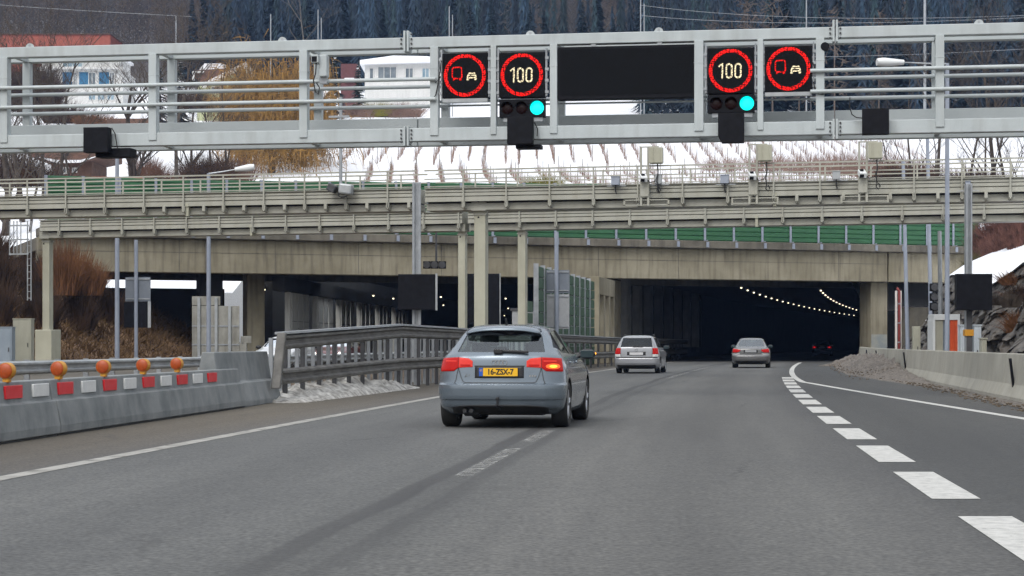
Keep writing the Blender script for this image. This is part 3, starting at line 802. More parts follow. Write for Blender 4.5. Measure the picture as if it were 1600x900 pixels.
# toll antennas
def antenna(uc, label):
    s = TF.s(uc); loc = TF.A+TF.d*s+Vector((0, 0, 5.70))
    t = thing('toll_antenna', label, 'antenna', loc, TF.rz, 'toll antennas on the front girder')
    mb = MB(); mb.lb(-.72, .82, -.19, -.14, .20, .235); mb.lb(-.72, .82, -.19, -.14, .03, .065)
    mb.lb(-.72, -.66, -.19, -.14, .0, .24); mb.lb(.76, .82, -.19, -.14, .0, .24); part('bracket_frame', mb, bs, t)
    for x in (-.12, .12):
        mb = MB(); mb.lb(x-.035, x+.035, -.24, -.19, .02, 1.95 if x < 0 else 1.94); part('mast', mb, bs, t)
    mb = MB(); mb.lb(-.155, .47, -.25, -.20, 1.945, 1.985); part('cross_arm', mb, bs, t)
    mb = MB(); mb.lb(.17, .62, -.40, -.15, 1.42, 1.93); mb.lb(.29, .33, -.415, -.40, 1.42, 1.93); mb.lb(.52, .56, -.415, -.40, 1.42, 1.93)
    mb.lb(.2, .6, -.36, -.2, 1.39, 1.42); part('antenna_box', mb, bc, t, bevel=.01)
    mb = MB(); mb.lb(-.14, .14, -.28, -.245, .32, .86); part('cover_plate', mb, bs, t, bevel=.01)
    mb = MB(); mb.cb((-.02, -.32, .93), (.22, .36, .17), rx=R_(25), rz=.3); c = part('camera', mb, M['lamp_white'], t, bevel=.015)
    mb = MB(); mb.cb((-.02, -.50, .84), (.13, .03, .1), rx=R_(25), rz=.3); mb.cb((-.04, -.33, 1.04), (.1, .14, .06), rz=.4); part('lens', mb, M['black'], c)
    mb = MB()
    mb.tube([(.44, -.3, 1.38), (.46, -.3, 1.1), (.42, -.3, .85), (.45, -.31, .62), (.42, -.31, .5), (.5, -.31, .42), (.55, -.31, .52), (.5, -.31, .62)], .022, 7)
    mb.tube([(.05, -.3, .92), (.2, -.31, .78), (.36, -.31, .82), (.43, -.3, .98)], .016, 6)
    part('cable', mb, M['black_rubber'], t, smooth=True)
    return t
a0 = antenna(1009, 'beige toll antenna box on twin masts, below the long blank board')
def along(line, u, dz=0): return line.A+line.d*line.s(u)+Vector((0, 0, dz))
dup(a0, along(TF, 1178, 5.70), TF.rz, 'beige toll antenna box on twin masts, directly below the right lane signal')
dup(a0, along(TF, 1349, 5.70), TF.rz, 'beige toll antenna box on twin masts, below the black box with a cable loop')
def smallbox(u, v, w_, h_, m, label):
    s = TF.s(u); loc = TF.A+TF.d*s+Vector((0, -.12, TF.z(u, v)))
    t = thing('sensor_box', label, 'sensor', loc, TF.rz, 'small sensor boxes on the toll girder')
    mb = MB(); mb.lb(-w_/2, w_/2, -.14, .04, -h_/2, h_/2); mb.lb(-w_/2-.015, w_/2+.015, -.16, .05, h_/2, h_/2+.02); part('case', mb, m, t, bevel=.01)
    mb = MB(); mb.tube([(0, -.05, -h_/2), (.0, -.06, -h_/2-.18), (.03, -.05, -h_/2-.3)], .025, 6); part('cable', mb, M['black_rubber'], t, smooth=True)
    mb = MB(); mb.lb(-.3, .35, -.03, -.0, -h_/2-.04, -h_/2-.015); part('mounting_arm', mb, M['galv'], t)
smallbox(962, 283.5, .27, .27, M['bluegrey'], 'small blue-grey sensor box left of the first toll antenna')
smallbox(1028.5, 281, .22, .30, M['galv_light'], 'small pale grey sensor box right of the first toll antenna')
smallbox(1132, 281, .27, .27, M['bluegrey'], 'small blue-grey sensor box left of the middle toll antenna')
smallbox(1306, 275, .24, .25, M['galv_light'], 'small grey sensor box left of the last toll antenna')
smallbox(1511, 291, .16, .26, M['bluegrey'], 'small grey sensor box hung on the girder right of the lamp post')
# sensor mast on the left girder
s = TF.s(536); t = thing('sensor_mast', 'grey mast with cross arms and a camera pod on the beige girder', 'mast', along(TF, 536, 6.47), TF.rz)
mb = MB(); mb.tube([(0, -.25, -.1), (0, -.25, 3.15)], .055, 10); part('pole', mb, M['galv'], t, smooth=True)
for z in (2.45, 3.0): mb = MB(); mb.lb(-.42, .30, -.31, -.2, z, z+.07); part('cross_arm', mb, M['galv'], t)
mb = MB(); mb.cb((.22, -.34, -.02), (.48, .32, .36), ry=.12); part('pod', mb, M['galv_light'], t, bevel=.06)
mb = MB(); mb.cb((-.26, -.36, .02), (.3, .36, .26), ry=R_(28)); part('floodlight', mb, M['dark'], t, bevel=.03)
mb = MB(); mb.tube([(-.02, -.45, .0), (0, -.47, -.25), (.1, -.47, -.3), (.3, -.46, -.26)], .03, 6); part('cable', mb, M['black_rubber'], t, smooth=True)
# ladder at the left end
t = thing('access_ladder', 'pale steel caged ladder at the left end of the toll gantry', 'ladder', along(TR, 40, 0)+Vector((0, -.4, 0)), TR.rz)
zt = 6.4
for u in (24.5, 31, 36, 42):
    x = TR.s(u)-TR.s(40); mb = MB(); mb.tube([(x, -.3, 4.95), (x, -.3, zt)], .022, 6); part('cage_bar', mb, M['galv_light'], t, smooth=True)
for z in (4.98, 5.6, 6.2): mb = MB(); mb.lb(TR.s(24)-TR.s(40), TR.s(54)-TR.s(40), -.33, -.28, z-.03, z+.03); part('cage_hoop', mb, M['galv_light'], t)
for u in (48.5, 54): mb = MB(); x = TR.s(u)-TR.s(40); mb.tube([(x, -.1, 3.0), (x, -.1, zt)], .025, 6); part('stile', mb, M['galv_light'], t, smooth=True)
for k in range(12): mb = MB(); z = 3.1+k*.28; mb.tube([(TR.s(48.5)-TR.s(40), -.1, z), (TR.s(54)-TR.s(40), -.1, z)], .014, 6); part('rung', mb, M['galv_light'], t)
# ================================================================ overpass and tunnel
OP = Line(300, 109.0, 1390, 125.0)
def op(u, off=0.0, z=0.0):
    n = Vector((-OP.d.y, OP.d.x, 0))
    return OP.A+OP.d*OP.s(u)+n*off+Vector((0, 0, z))
ob = thing('overpass', 'weathered beige concrete road bridge with stained face above the tunnel mouth', 'bridge', OP.A, OP.rz)
oS = lambda u: OP.s(u)
mb = MB(); mb.lb(oS(60), oS(1386.5), 0, 1.2, 5.13, 7.02)
part('face_beam', mb, M['concrete'], ob, bevel=.03)
mb = MB(); mb.lb(oS(1388.8), oS(1640), 0, 1.2, 5.13, 7.02); part('face_beam', mb, M['concrete'], ob, bevel=.03)
mb = MB(); mb.lb(oS(60), oS(1386.5), -.012, .0, 6.25, 6.28); mb.lb(oS(320), oS(324), -.10, 0, 5.15, 7.0)
for u in (200, 280, 430, 560, 690, 815, 935, 1060, 1200, 1310): mb.lb(oS(u)-.02, oS(u)+.02, -.006, .0, 5.15, 7.0)
part('shutter_joint', mb, M['concrete_dark'], ob)
mb = MB(); mb.lb(oS(60), oS(1640), -.45, 1.2, 7.03, 7.50)
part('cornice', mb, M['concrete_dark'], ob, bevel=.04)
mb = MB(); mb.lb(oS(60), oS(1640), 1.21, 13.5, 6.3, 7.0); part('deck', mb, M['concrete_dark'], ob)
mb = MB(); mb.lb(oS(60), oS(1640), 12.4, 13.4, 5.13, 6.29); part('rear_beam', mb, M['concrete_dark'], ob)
for u0, u1 in ((330, 366), (405, 433)):
    mb = MB(); mb.lb(oS(u0), oS(u1), 3.0, 4.2, -.1, 6.28); part('pier', mb, M['concrete'] if u0 > 400 else M['concrete_black'], ob, bevel=.03)
mb = MB(); mb.lb(oS(1371), oS(1397), .8, 2.2, -.1, 5.12); pr = part('pier', mb, M['concrete'], ob, bevel=.03)
mb = MB(); mb.lb(oS(1371.6), oS(1396.3), .785, .80, .5, 1.75); part('painted_patch', mb, mat('faded_blue_paint', (.20, .24, .26), (.33, .33, .29), scale=1.5, rough=.8), pr)
mb = MB(); mb.lb(oS(1505), oS(1640), 1.5, 3.0, -.1, 5.12); part('abutment', mb, M['concrete_dark'], ob)
# noise barrier on the bridge
nb_ = thing('noise_barrier', 'green slatted noise barrier with steel posts on top of the bridge', 'noise barrier', OP.A, OP.rz)
def nbtop(s_): return 10.35+.9*max(0, min(1, (s_-oS(300))/(oS(1390)-oS(300))))
posts = []
s = oS(60)+.4
while s < oS(1545): posts.append(s); s += 2.0
for a, b in zip(posts, posts[1:]):
    mb = MB(); n = 12
    zt = nbtop(a); h_ = (zt-7.53)/n
    for k in range(n):
        z0 = 7.53+k*h_
        mb.prism([(.0, z0+.01), (-.05, z0+.05), (-.05, z0+h_-.04), (.0, z0+h_)], lambda p, q, d: (d, p, q), a+.06, b-.06)
    mb.lb(a+.055, b-.055, .0, .09, 7.53, zt)
    part('panel', mb, M['green'], nb_)
for a in posts:
    mb = MB(); mb.lb(a-.075, a+.075, -.10, -.085, 7.2, nbtop(a)+.02); mb.lb(a-.012, a+.012, -.085, .10, 7.2, nbtop(a)+.02); mb.lb(a-.075, a+.075, .10, .115, 7.52, nbtop(a)+.02)
    mb.lb(a-.09, a+.09, -.50, -.46, 7.10, 7.44); mb.lb(a-.03, a+.03, -.47, -.10, 7.505, 7.56)
    part('post', mb, M['bluegrey'], nb_)
# ---- tunnel behind the bridge
def ofs(name, m, par, o0, o1, y0, y1, z0, z1, step=6, bev=0):
    """a slab between two offsets from the road centre, following the road"""
    mb = MB(); ys = [y0+(y1-y0)*i/max(1, int((y1-y0)/step)) for i in range(max(1, int((y1-y0)/step))+1)]
    vs_ = []
    for y in ys: vs_ += [RD(o0, y, z0), RD(o1, y, z0), RD(o1, y, z1), RD(o0, y, z1)]
    fs = []
    for i in range(len(ys)-1):
        for k in range(4): fs.append((4*i+k, 4*i+(k+1) % 4, 4*i+4+(k+1) % 4, 4*i+4+k))
    fs += [(3, 2, 1, 0), tuple(4*(len(ys)-1)+k for k in range(4))]
    mb.add(vs_, fs)
    return part(name, mb, m, par, world=True, bevel=bev)
tu = thing('road_tunnel', 'dark curving road tunnel behind the bridge over the main carriageway', 'tunnel', RD(0, 126))
so_ = M['concrete_black']
ofs('roof', so_, tu, -13.5, 9.5, 131, 420, 5.6, 6.1)  # carried left past the wall, an added cover keeping daylight off the fins
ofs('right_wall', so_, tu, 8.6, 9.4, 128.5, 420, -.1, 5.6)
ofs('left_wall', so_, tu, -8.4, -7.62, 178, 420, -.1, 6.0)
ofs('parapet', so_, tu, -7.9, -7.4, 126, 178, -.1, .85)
ofs('sky_block_wall', so_, tu, -17.5, -7.6, 179, 180.2, -.1, 6.3)  # wall added between the tubes to block stray sky behind the fins
ofs('end_block_wall', so_, tu, -30, 9.2, 419, 421, -.1, 6.2)  # unseen wall added to block the far end of the tunnel
M['fin_grey'] = mat('fin_concrete', (.16, .165, .16), (.26, .26, .25), rough=.9, scale=1)  # plain grey, tuned so the fins show as faint lines
y = 127.0; k = 0
while y < 177:
    for dy in (0, .9, 1.8):
        mb = MB(); c = RD(-7.62, y+dy); mb.cb((c.x, c.y, 3.0), (.45, .12, 5.2), rz=-math.atan(CD(y))); part('fin', mb, M['fin_grey'], tu, world=True)
    y += 6.5
mb = MB(); c = RD(-7.7, 121.2); mb.cb((c.x, c.y, 2.6), (.5, 5.2, 5.0), rz=-math.atan(CD(121))); part('side_wall', mb, M['concrete'], tu, world=True)
# piers in front of the mouth, with tall openings between them
for yy, w_ in ((109.8, .5), (112.2, .7), (114.7, .7), (117.0, .5)):
    mb = MB(); c = RD(-7.35, yy); mb.cb((c.x, c.y, 1.95), (.6, w_, 4.0), rz=-math.atan(CD(yy))); part('pier', mb, M['concrete'], tu, world=True, bevel=.02)
mb = MB(); c = RD(-7.35, 113.4); mb.cb((c.x, c.y, 4.44), (.62, 7.7, 1.0), rz=-math.atan(CD(113))); part('lintel', mb, M['concrete'], tu, world=True, bevel=.02)
# opposite tunnel
t2 = thing('opposite_tunnel', 'dark tunnel of the opposite carriageway with a colonnade of pale panels', 'tunnel', RD(-20, 126))
def W2(Y): return -13.7+.064*(Y-110)+1.0e-4*(Y-110)**2
_RD = RD
def ofs2(name, m, o0, o1, y0, y1, z0, z1):
    global RD
    RD = lambda o, Y, z=0.0: Vector((W2(Y)+o, Y, z))
    r = ofs(name, m, t2, o0, o1, y0, y1, z0, z1); RD = _RD; return r
ofs2('roof', so_, 1.0, 15.4, 131, 420, 5.62, 6.08)  # left edge held back: added slot that lets daylight onto the pale panels
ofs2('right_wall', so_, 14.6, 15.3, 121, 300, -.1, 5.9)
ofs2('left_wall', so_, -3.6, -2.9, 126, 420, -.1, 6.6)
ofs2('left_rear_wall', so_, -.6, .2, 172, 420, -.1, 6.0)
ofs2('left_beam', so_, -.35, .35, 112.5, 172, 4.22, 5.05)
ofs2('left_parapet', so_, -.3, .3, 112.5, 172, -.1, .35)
ofs2('end_block_wall', so_, -4, 16, 419, 421, -.1, 6.2)  # added blocker closing the opposite tunnel, out of view
y = 115.5; k = 0
while y < 170:
    step = 9.6
    for j, dy in enumerate((0, 2.0, 4.1, 6.2)):
        mb = MB(); cx = W2(y+dy); an = -.075
        if j == 0: mb.cb((cx, y+dy, 2.3), (.3, .25, 3.9), rz=an)
        else: mb.cb((cx, y+dy, 2.3), (.12, 1.7, 3.9), rz=an)
        part('pale_panel', mb, M['concrete_pale'], t2, world=True)
        if j:
            mb = MB(); mb.cb((cx+.066, y+dy, 2.5), (.012, 1.7, .03), rz=an); part('panel_joint', mb, M['dark'], t2, world=True)
    y += step
# wall under the left part of the bridge; daylight shows above it
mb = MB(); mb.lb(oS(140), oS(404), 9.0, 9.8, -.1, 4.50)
rw = part('retaining_wall', mb, M['concrete_black'], ob)
# tunnel lamps
def tlamp(i, pos, label, group, first=[None], size=1.0):
    if first[0] is None:
        t = thing('tunnel_lamp', label, 'lamp', pos, 0, group)
        mb = MB(); mb.lb(-.10, .10, -.36, .5, -.02, .12); part('housing', mb, M['dark'], t, bevel=.02)
        mb = MB(); mb.lb(-.055, .055, -.42, -.30, -.10, -.021); part('lens', mb, M['lit'], t)
        first[0] = t; return t
    return dup(first[0], pos, 0, label, group)
for k in range(22):
    Y = 134+6.2*k; tlamp(k, RD(-.45+.9*k/21, Y, 5.05), 'glowing lamp in the long ceiling row over the middle of the main tunnel', 'long row of tunnel ceiling lamps')
for k in range(13):
    Y = 139+6.6*k; tlamp(k, RD(4.9-.4*k/12, Y, 5.0), 'glowing lamp in the short steep ceiling row at the right of the main tunnel', 'short row of tunnel ceiling lamps')
for (u, v) in ((584, 461), (615, 465.5), (689, 463), (693, 476), (735, 471), (735, 482.5), (790, 465.5), (794, 481), (788, 492.5), (825, 473)):
    Y = 3.4*F/(V0-v); tlamp(0, P(u, v, Y), 'glowing lamp in the ceiling of the opposite tunnel', 'lamps in the opposite tunnel')
Yb = 118; tlamp(0, P(414, 451.5, Yb), 'glowing lamp on an arm under the bridge by the beige pier', 'lamp under the bridge')

# ================================================================ barriers and guardrails
def njprof(h=.8, top=.09, foot=.24):
    return [(-foot, 0), (-foot, .06), (-top-.045, .33), (-top, h), (top, h), (top+.045, .33), (foot, .06), (foot, 0)]
def lpath(y): return RD(-6.20-.029*(y-22.5), y)
cb_ = thing('concrete_barrier', 'grey temporary concrete barrier with red and white reflectors along the left shoulder', 'barrier', lpath(12))
segs = [(2, 12.4), (12.44, 24.3), (24.34, 35.0)]
def hb(y): return .735
for a, b in segs:
    path = [lpath(a+(b-a)*i/8)+Vector((0, 0, .03)) for i in range(9)]
    mb = MB(); mb.sweep([(-.2, 0), (-.2, .045), (.215, .045), (.215, 0)], [p-Vector((0, 0, .032)) for p in path]); part('foot_shade_strip', mb, M['dark'], cb_, world=True)  # dark strip standing in for the shaded gap under the barrier
    mb = MB(); mb.sweep([(-.26, 0), (-.26, .10), (-.13, .42), (-.11, .67), (.11, .67), (.14, .42), (.20, .41), (.26, .10), (.26, 0)], path)
    part('segment', mb, M['barrier_l'], cb_, world=True, bevel=.012)
for k in range(-6, 11):
    y = 22.88+1.0*k
    p = lpath(y); d = (lpath(y+.3)-lpath(y-.3)).normalized(); sd = Vector((d.y, -d.x, 0))
    mb = MB(); c = p+sd*.136+Vector((0, 0, .58))
    mb.cb(c, (.03, .60, .155), rz=math.atan2(d.y, d.x)-PI/2)
    part('reflector', mb, M['red_refl'] if k % 2 == 0 else M['white_refl'], cb_, world=True, bevel=.005)
eb = thing('barrier_block', 'taller plain grey concrete end block where the reflector barrier stops', 'barrier', lpath(35.1), 0, 'tall end blocks of the left barrier')
for (a, b, h_), par in (((34.0, 36.5, 1.0), eb),):
    path = [lpath(a+(b-a)*i/4)+Vector((-.12, 0, 0)) for i in range(5)]
    mb = MB(); mb.sweep([(-.3, .0), (-.28, .5), (-.2, h_), (.02, h_), (.10, .46), (.20, .44), (.3, .10), (.3, 0)], path); part('body', mb, M['barrier_l'], par, world=True, bevel=.015)
eb2 = thing('barrier_block', 'last grey concrete block against the dark guardrail end', 'barrier', lpath(37), 0, 'tall end blocks of the left barrier')
path = [lpath(36.56+(38.5-36.56)*i/4)+Vector((-.14, 0, 0)) for i in range(5)]
mb = MB(); mb.sweep([(-.3, .0), (-.28, .5), (-.2, 1.0), (.02, 1.0), (.10, .46), (.20, .44), (.3, .10), (.3, 0)], path); part('body', mb, M['barrier_l'], eb2, world=True, bevel=.015)
# beacons
def beacon(y):
    p = lpath(y)+Vector((.10, 0, .70))
    return p
labs = ['orange round warning lamp on the barrier, the one nearest the camera at the picture edge', 'orange round warning lamp on the barrier in front of the beige column footing', 'orange round warning lamp on the barrier in front of the first blue-grey pole', 'orange round warning lamp on the barrier below the square sign back', 'orange round warning lamp on the barrier, the farthest one before the tall end block']
bt = None
for i, y in enumerate((22.75, 24.7, 26.7, 28.7, 30.7)):
    if bt is None:
        bt = thing('warning_lamp', labs[0], 'warning lamp', beacon(y), R_(-12), 'orange warning lamps on the barrier'); bt.scale = (.94, .94, .94)
        mb = MB(); mb.lathe([(.101, -.045), (.104, -.01), (.104, .05), (.09, .06), (.001, .062)], (0, 0, .14), axis='Y', n=32); part('case', mb, M['yellow'], bt, smooth=True)
        mb = MB(); mb.lathe([(.096, -.046), (.092, -.062), (.07, -.075), (.035, -.083), (.001, -.085)], (0, 0, .14), axis='Y', n=32); ln = part('lens', mb, M['orange'], bt, smooth=True)
        mb = MB(); mb.lb(-.042, .042, -.04, .05, -.005, .05); part('foot', mb, M['yellow'], bt, bevel=.01)
    else:
        q = dup(bt, beacon(y), R_((-12, -17, -8, -14, -10)[i]), labs[i]); q.rotation_euler.y = R_((0, 2.5, -2, 1.5, -3)[i])
# W-beam helper
WP = [(0, -.155), (.07, -.115), (.075, -.075), (.012, -.03), (.012, .03), (.075, .075), (.07, .115), (0, .155)]
def wbeam(path, par, name, m, k=1.0, side=1, thick=.006, sep=0):
    mb = MB(); prof = [(a*side, b*k) for a, b in WP]
    inner = [((a-.012)*side, b*k) for a, b in reversed(WP)]
    mb.sweep(prof+inner, path); return part(name, mb, m, par, world=True, smooth=30)
gr = thing('guardrail', 'galvanised steel guardrail behind the warning lamps beside the median', 'guardrail', RD(-13.8, 40))
wbeam([RD(-13.75, 14+3*i, .60) for i in range(34)], gr, 'rail', M['galv_light'])
for i in range(45):
    y = 15+2.0*i; c = RD(-13.95, y); mb = MB(); mb.lb(c.x-.06, c.x+.06, c.y-.05, c.y+.05, -.05, .78); part('post', mb, M['galv'], gr, world=True)
# dark double-height median guardrail
mg = thing('median_guardrail', 'dark weathered double-height guardrail ending beside the concrete blocks', 'guardrail', RD(-6.2, 49))
def mo(y):
    a = P(437, 520, 38).x; 
    if y < 49: 
        t_ = (y-38)/11; return a+(C(49)-6.02-a)*t_
    return C(y)-6.02+.92*min(1, (y-49)/54)
def mz(y, a, b, c): return a+(b-a)*(y-38)/11 if y < 49 else b+(c-b)*min(1, (y-49)/54)
ys_ = [38, 41, 45, 49]+[52+4*i for i in range(24)]
up = [Vector((mo(y), y, mz(y, 1.18, 1.45, 1.27))) for y in ys_]
lo = [Vector((mo(y), y, mz(y, .50, .63, .58))) for y in ys_]
dk = M['galv_dark']
wbeam(up, mg, 'upper_rail', dk); wbeam(lo, mg, 'lower_rail', dk)
mb = MB(); mb.sweep([(-.10, .15), (-.10, .20), (.085, .20), (.09, .155)], up); part('cap_rail', mb, M['galv'], mg, world=True)
wbeam([p+Vector((-.75, 0, 0)) for p in up[1:]], mg, 'rear_upper_rail', dk, side=-1); wbeam([p+Vector((-.75, 0, 0)) for p in lo[1:]], mg, 'rear_lower_rail', dk, side=-1)
mb = MB(); a, b = Vector((mo(38)+.06, 37.9, 1.36)), Vector((mo(38)-.02, 37.55, .28))
mb.prism([(-.09, 0), (.09, 0), (.09, 1), (-.09, 1)], lambda p, q, d: b+(a-b)*q+Vector((p, d, 0)), -.10, .10); part('end_bar', mb, M['galv_dark'], mg, world=True, bevel=.02)
i = 0; y = 38.9
while y < 140:
    zt = mz(y, 1.18, 1.45, 1.27)+.1; mb = MB(); x = mo(y)-.14; mb.lb(x-.045, x+.045, y-.07, y+.07, -.05, zt); part('post', mb, M['dark'], mg, world=True)
    y += 1.33 if y < 75 else 2.66
for y in (39.6+.665*i for i in range(58)):
    zt = mz(y, 1.18, 1.45, 1.27)+.05; mb = MB(); x = mo(y)-.62; mb.lb(x-.04, x+.04, y-.06, y+.06, -.05, zt); part('rear_post', mb, M['galv'], mg, world=True)
# right concrete barrier in cast lengths
rb = thing('roadside_barrier', 'cream concrete safety barrier in jointed lengths along the right shoulder', 'barrier', RD(8.0, 60))
def rp(y): return RD(7.96+.25 if y < 60 else 8.21-.35*min(1, (y-60)/50), y)
y = 18.0
while y < 122:
    ln_ = 3.7; path = [rp(y+.012+(ln_-.024)*i/3) for i in range(4)]
    mb = MB(); mb.sweep([(-.28, 0), (-.28, .10), (-.17, .34), (-.10, .95), (.10, .95), (.17, .34), (.28, .1), (.28, 0)], path); part('segment', mb, M['barrier_r'], rb, world=True, bevel=.015)
    y += ln_
for yy in (38.6, 66, 84, 95):
    mb = MB(); c = rp(yy); mb.cb((c.x-.21, c.y, .55), (.04, .08, .62), ry=-.12); part('delineator', mb, M['black'], rb, world=True)
# ================================================================ poles, signs, cabinets
def pole(u, vt, Y, r, label, base_v=None, name='pole', group='grey poles', m='bluegrey', arm=None, zb=-.05, lean=0.0, head=None):
    x = (u-800)/F*Y; zt = H+(V0-vt)/F*Y
    t = thing(name, label, 'street lamp' if head else 'pole', (x, Y, 0), 0, group)
    mb = MB(); mb.tube([(lean, 0, zb), (lean*.5, 0, zt*.5), (0, 0, zt)], [r*1.15, r*1.05, r*.9], 12); part('post', mb, M[m], t, smooth=True)
    mb = MB(); mb.lathe([(r*1.6, zb), (r*1.6, .25), (r*1.2, .3)], (lean, 0, 0), n=12); part('base', mb, M[m], t, smooth=True)
    if head:
        (ua, va), (ub, vb), thick = head        # lamp head from its inner to its outer end
        a = P(ua, va, Y)-Vector((x, Y, 0)); b = P(ub, vb, Y)-Vector((x, Y, 0))
        mb = MB(); mb.tube([(0, 0, zt-.02), a*.5+Vector((0, 0, zt))*.5+Vector((0, 0, -.02)), a], [r*.5, r*.4, r*.3], 8); part('arm', mb, M['galv'], t, smooth=True)
        d = b-a; ln = d.length
        def hp(i, j):
            q = a+d*i; wd = thick*(.55+.6*i if i < .75 else 1.0*(1-(i-.75)*.9)); an = 2*PI*j
            return tuple(q+Vector((0, math.cos(an)*.16*(.7+.3*i), math.sin(an)*wd*.5)))
        mb = MB(); mb.grid(hp, 10, 14); n0 = len(mb.v); mb.f.append(tuple(k*11 for k in range(14))); mb.f.append(tuple(10+k*11 for k in range(14))); mb.m += [0, 0]
        part('lamp_head', mb, M['lamp_white'], t, smooth=60)
    return t
# lamps
pole(1480, 99, 55, .062, 'tall grey street lamp on the right with its white head reaching left behind the gantry', name='street_lamp', head=((1412, 97.5), (1370, 97), .26), group='street lamps')
pole(326, 271, 92, .095, 'grey street lamp standing behind the toll gantry beside the big sign back, head reaching right', name='street_lamp', head=((367, 265), (397, 261), .36), group='street lamps')
pole(183, 236, 92, .10, 'plain blue-grey pole nearest the beige column on the left')
pole(1411, 250, 95, .09, 'slim leaning grey pole closest to the tunnel pier', lean=.25)
pole(1449, 212, 90, .085, 'slim grey pole second from the tunnel pier', lean=.2)
pole(1468, 361, 76, .085, 'short grey pole with a plain top just left of the tall street lamp', m='galv', lean=.06)
# H-section posts with variable message signs seen from behind
def hpost(mb, x, y, z0, z1, wd, dp):
    mb.lb(x-wd/2, x-wd/2+wd*.28, y-dp/2, y+dp/2, z0, z1); mb.lb(x+wd/2-wd*.28, x+wd/2, y-dp/2, y+dp/2, z0, z1); mb.lb(x-wd/2+.01, x+wd/2-.01, y-.01, y+.02, z0, z1)
def vms(u0, u1, v0, v1, up_, vt, Y, wpost, label, group=None, side=True, band=None, mpost='galv'):
    x = (up_-800)/F*Y; t = thing('message_sign', label, 'display', (x, Y, 0), 0, 'black message signs seen from behind')
    z = lambda v: H+(V0-v)/F*Y
    X = lambda u: (u-800)/F*Y-x
    mb = MB(); hpost(mb, 0, 0, -.05, z(vt), wpost, .2); part('post', mb, M[mpost] , t, bevel=.006)
    mb = MB(); mb.lb(X(u0), X(u1), -.34, -.10, z(v1), z(v0)); part('cabinet', mb, M['black'], t, bevel=.012)
    if side: mb = MB(); mb.lb(X(u1)+.002, X(u1)+.05, -.35, .02, z(v1)-.02, z(v0)+.02); part('side_flange', mb, M['galv_light'], t)
    if band:
        mb = MB(); mb.lb(-wpost/2-.02, wpost/2+.02, -.125, .125, z(v1), z(v1)-.0); 
        mb = MB(); mb.lb(-.075, .075, -.11, .11, -.05, z(v1)); lp = part('lower_post', mb, M['dark'], t, bevel=.006)
        mb = MB(); mb.lb(-.11, .11, -.135, .12, z(band[1]), z(band[0])); part('yellow_band', mb, M['yellow'], lp, bevel=.006)
    return t
vms(623, 681, 429, 484, 651, 285, 57, .25, 'black square message sign back on the tall grey twin-flange mast, left of the silver hatchback')
vms(728, 780.5, 428, 507, 759.5, 367, 92, .2, 'black tall message sign back half hidden behind the beige centre column')
vms(1490, 1545.5, 428.5, 485, 1513, 287, 50, .16, 'black square message sign with a yellow band on its post, before the rock', side=False, band=(515, 525))
def signback(uc, panels, vt, Y, rp_, label, name='road_sign', rails=True):
    x = (uc-800)/F*Y; t = thing(name, label, 'road sign', (x, Y, 0)); z = lambda v: H+(V0-v)/F*Y; X = lambda u: (u-800)/F*Y-x
    mb = MB(); mb.tube([(0, -.06, -.05), (0, -.06, z(vt))], rp_, 12); part('post', mb, M['bluegrey'], t, smooth=True)
    for (u0, u1, v0, v1, m) in panels:
        mb = MB(); mb.lb(X(u0), X(u1), .03, .06, z(v1), z(v0)); p = part('panel', mb, M[m] if isinstance(m, str) else m, t, bevel=.006)
        mb = MB()
        for v in (v0+3, v1-4): mb.lb(X(u0)+.04, X(u1)-.04, -.01, .03, z(v)-.025, z(v)+.025)
        part('rail', mb, M['galv'] if m != 'black' else M['dark'], p)
    return t
M['sign_grey'] = mat('sign_back_grey', (.13, .15, .18), (.17, .19, .22), rough=.5, scale=1.5)
M['sign_pale'] = mat('sign_back_pale', (.30, .31, .32), (.38, .39, .40), rough=.5, scale=1.5)
signback(869.5, [(853, 890, 422, 458, 'sign_grey'), (854, 889.5, 460, 514, 'sign_pale')], 362, 88, .095, 'pair of sign backs, dark over pale, on a pole before the green wall')
t = signback(213, [(195.5, 235, 433, 471, 'sign_grey')], 375, 93, .09, 'square blue-grey sign back above a black box on a pole by the bank')
x = (213-800)/F*93; z = lambda v: H+(V0-v)/F*93
mb = MB(); mb.lb((194-213)/F*93, (230-213)/F*93, -.05, .25, z(512), z(472)); part('black_box', mb, M['black'], t, bevel=.01)
mb = MB(); mb.lb((231-213)/F*93, (235.5-213)/F*93, -.02, .05, z(512), z(471)); part('side_strip', mb, M['galv_light'], t)
# big direction sign seen from behind
Y = 96; x = (337-800)/F*Y; t = thing('direction_sign', 'large pale direction sign seen from behind with a small plate on top', 'road sign', (x, Y, 0))
z = lambda v: H+(V0-v)/F*Y; X = lambda u: (u-800)/F*Y-x
M['sign_weathered'] = mat('weathered_sign_back', (.21, .205, .18), (.33, .325, .29), rough=.65, scale=1.2, streak=.6, streakc=(.10, .09, .07))
for (u0, u1, v0, v1) in ((300, 374, 478, 509), (300, 374, 510, 538), (300, 374, 539, 560), (300, 344, 463, 477)):
    mb = MB(); mb.lb(X(u0), X(u1), 0, .04, z(v1), z(v0)); part('panel', mb, M['sign_weathered'], t, bevel=.004)
for u, va in ((311, 465), (338, 465), (359, 478)):
    mb = MB(); mb.lb(X(u)-.07, X(u)+.07, -.10, .0, -.05, z(va)); part('post', mb, M['galv_light'], t, bevel=.005)
for v in (509.5, 538.5):
    mb = MB(); mb.lb(X(300), X(374), -.03, -.002, z(v)-.03, z(v)+.03); part('rail', mb, M['galv'], t)
mb = MB(); mb.cb((X(380), .1, .9), (.35, .3, .6)); mb.cb((X(384), .1, 1.35), (.5, .25, .35), rz=.3); part('control_box', mb, M['sign_weathered'], t, bevel=.02)
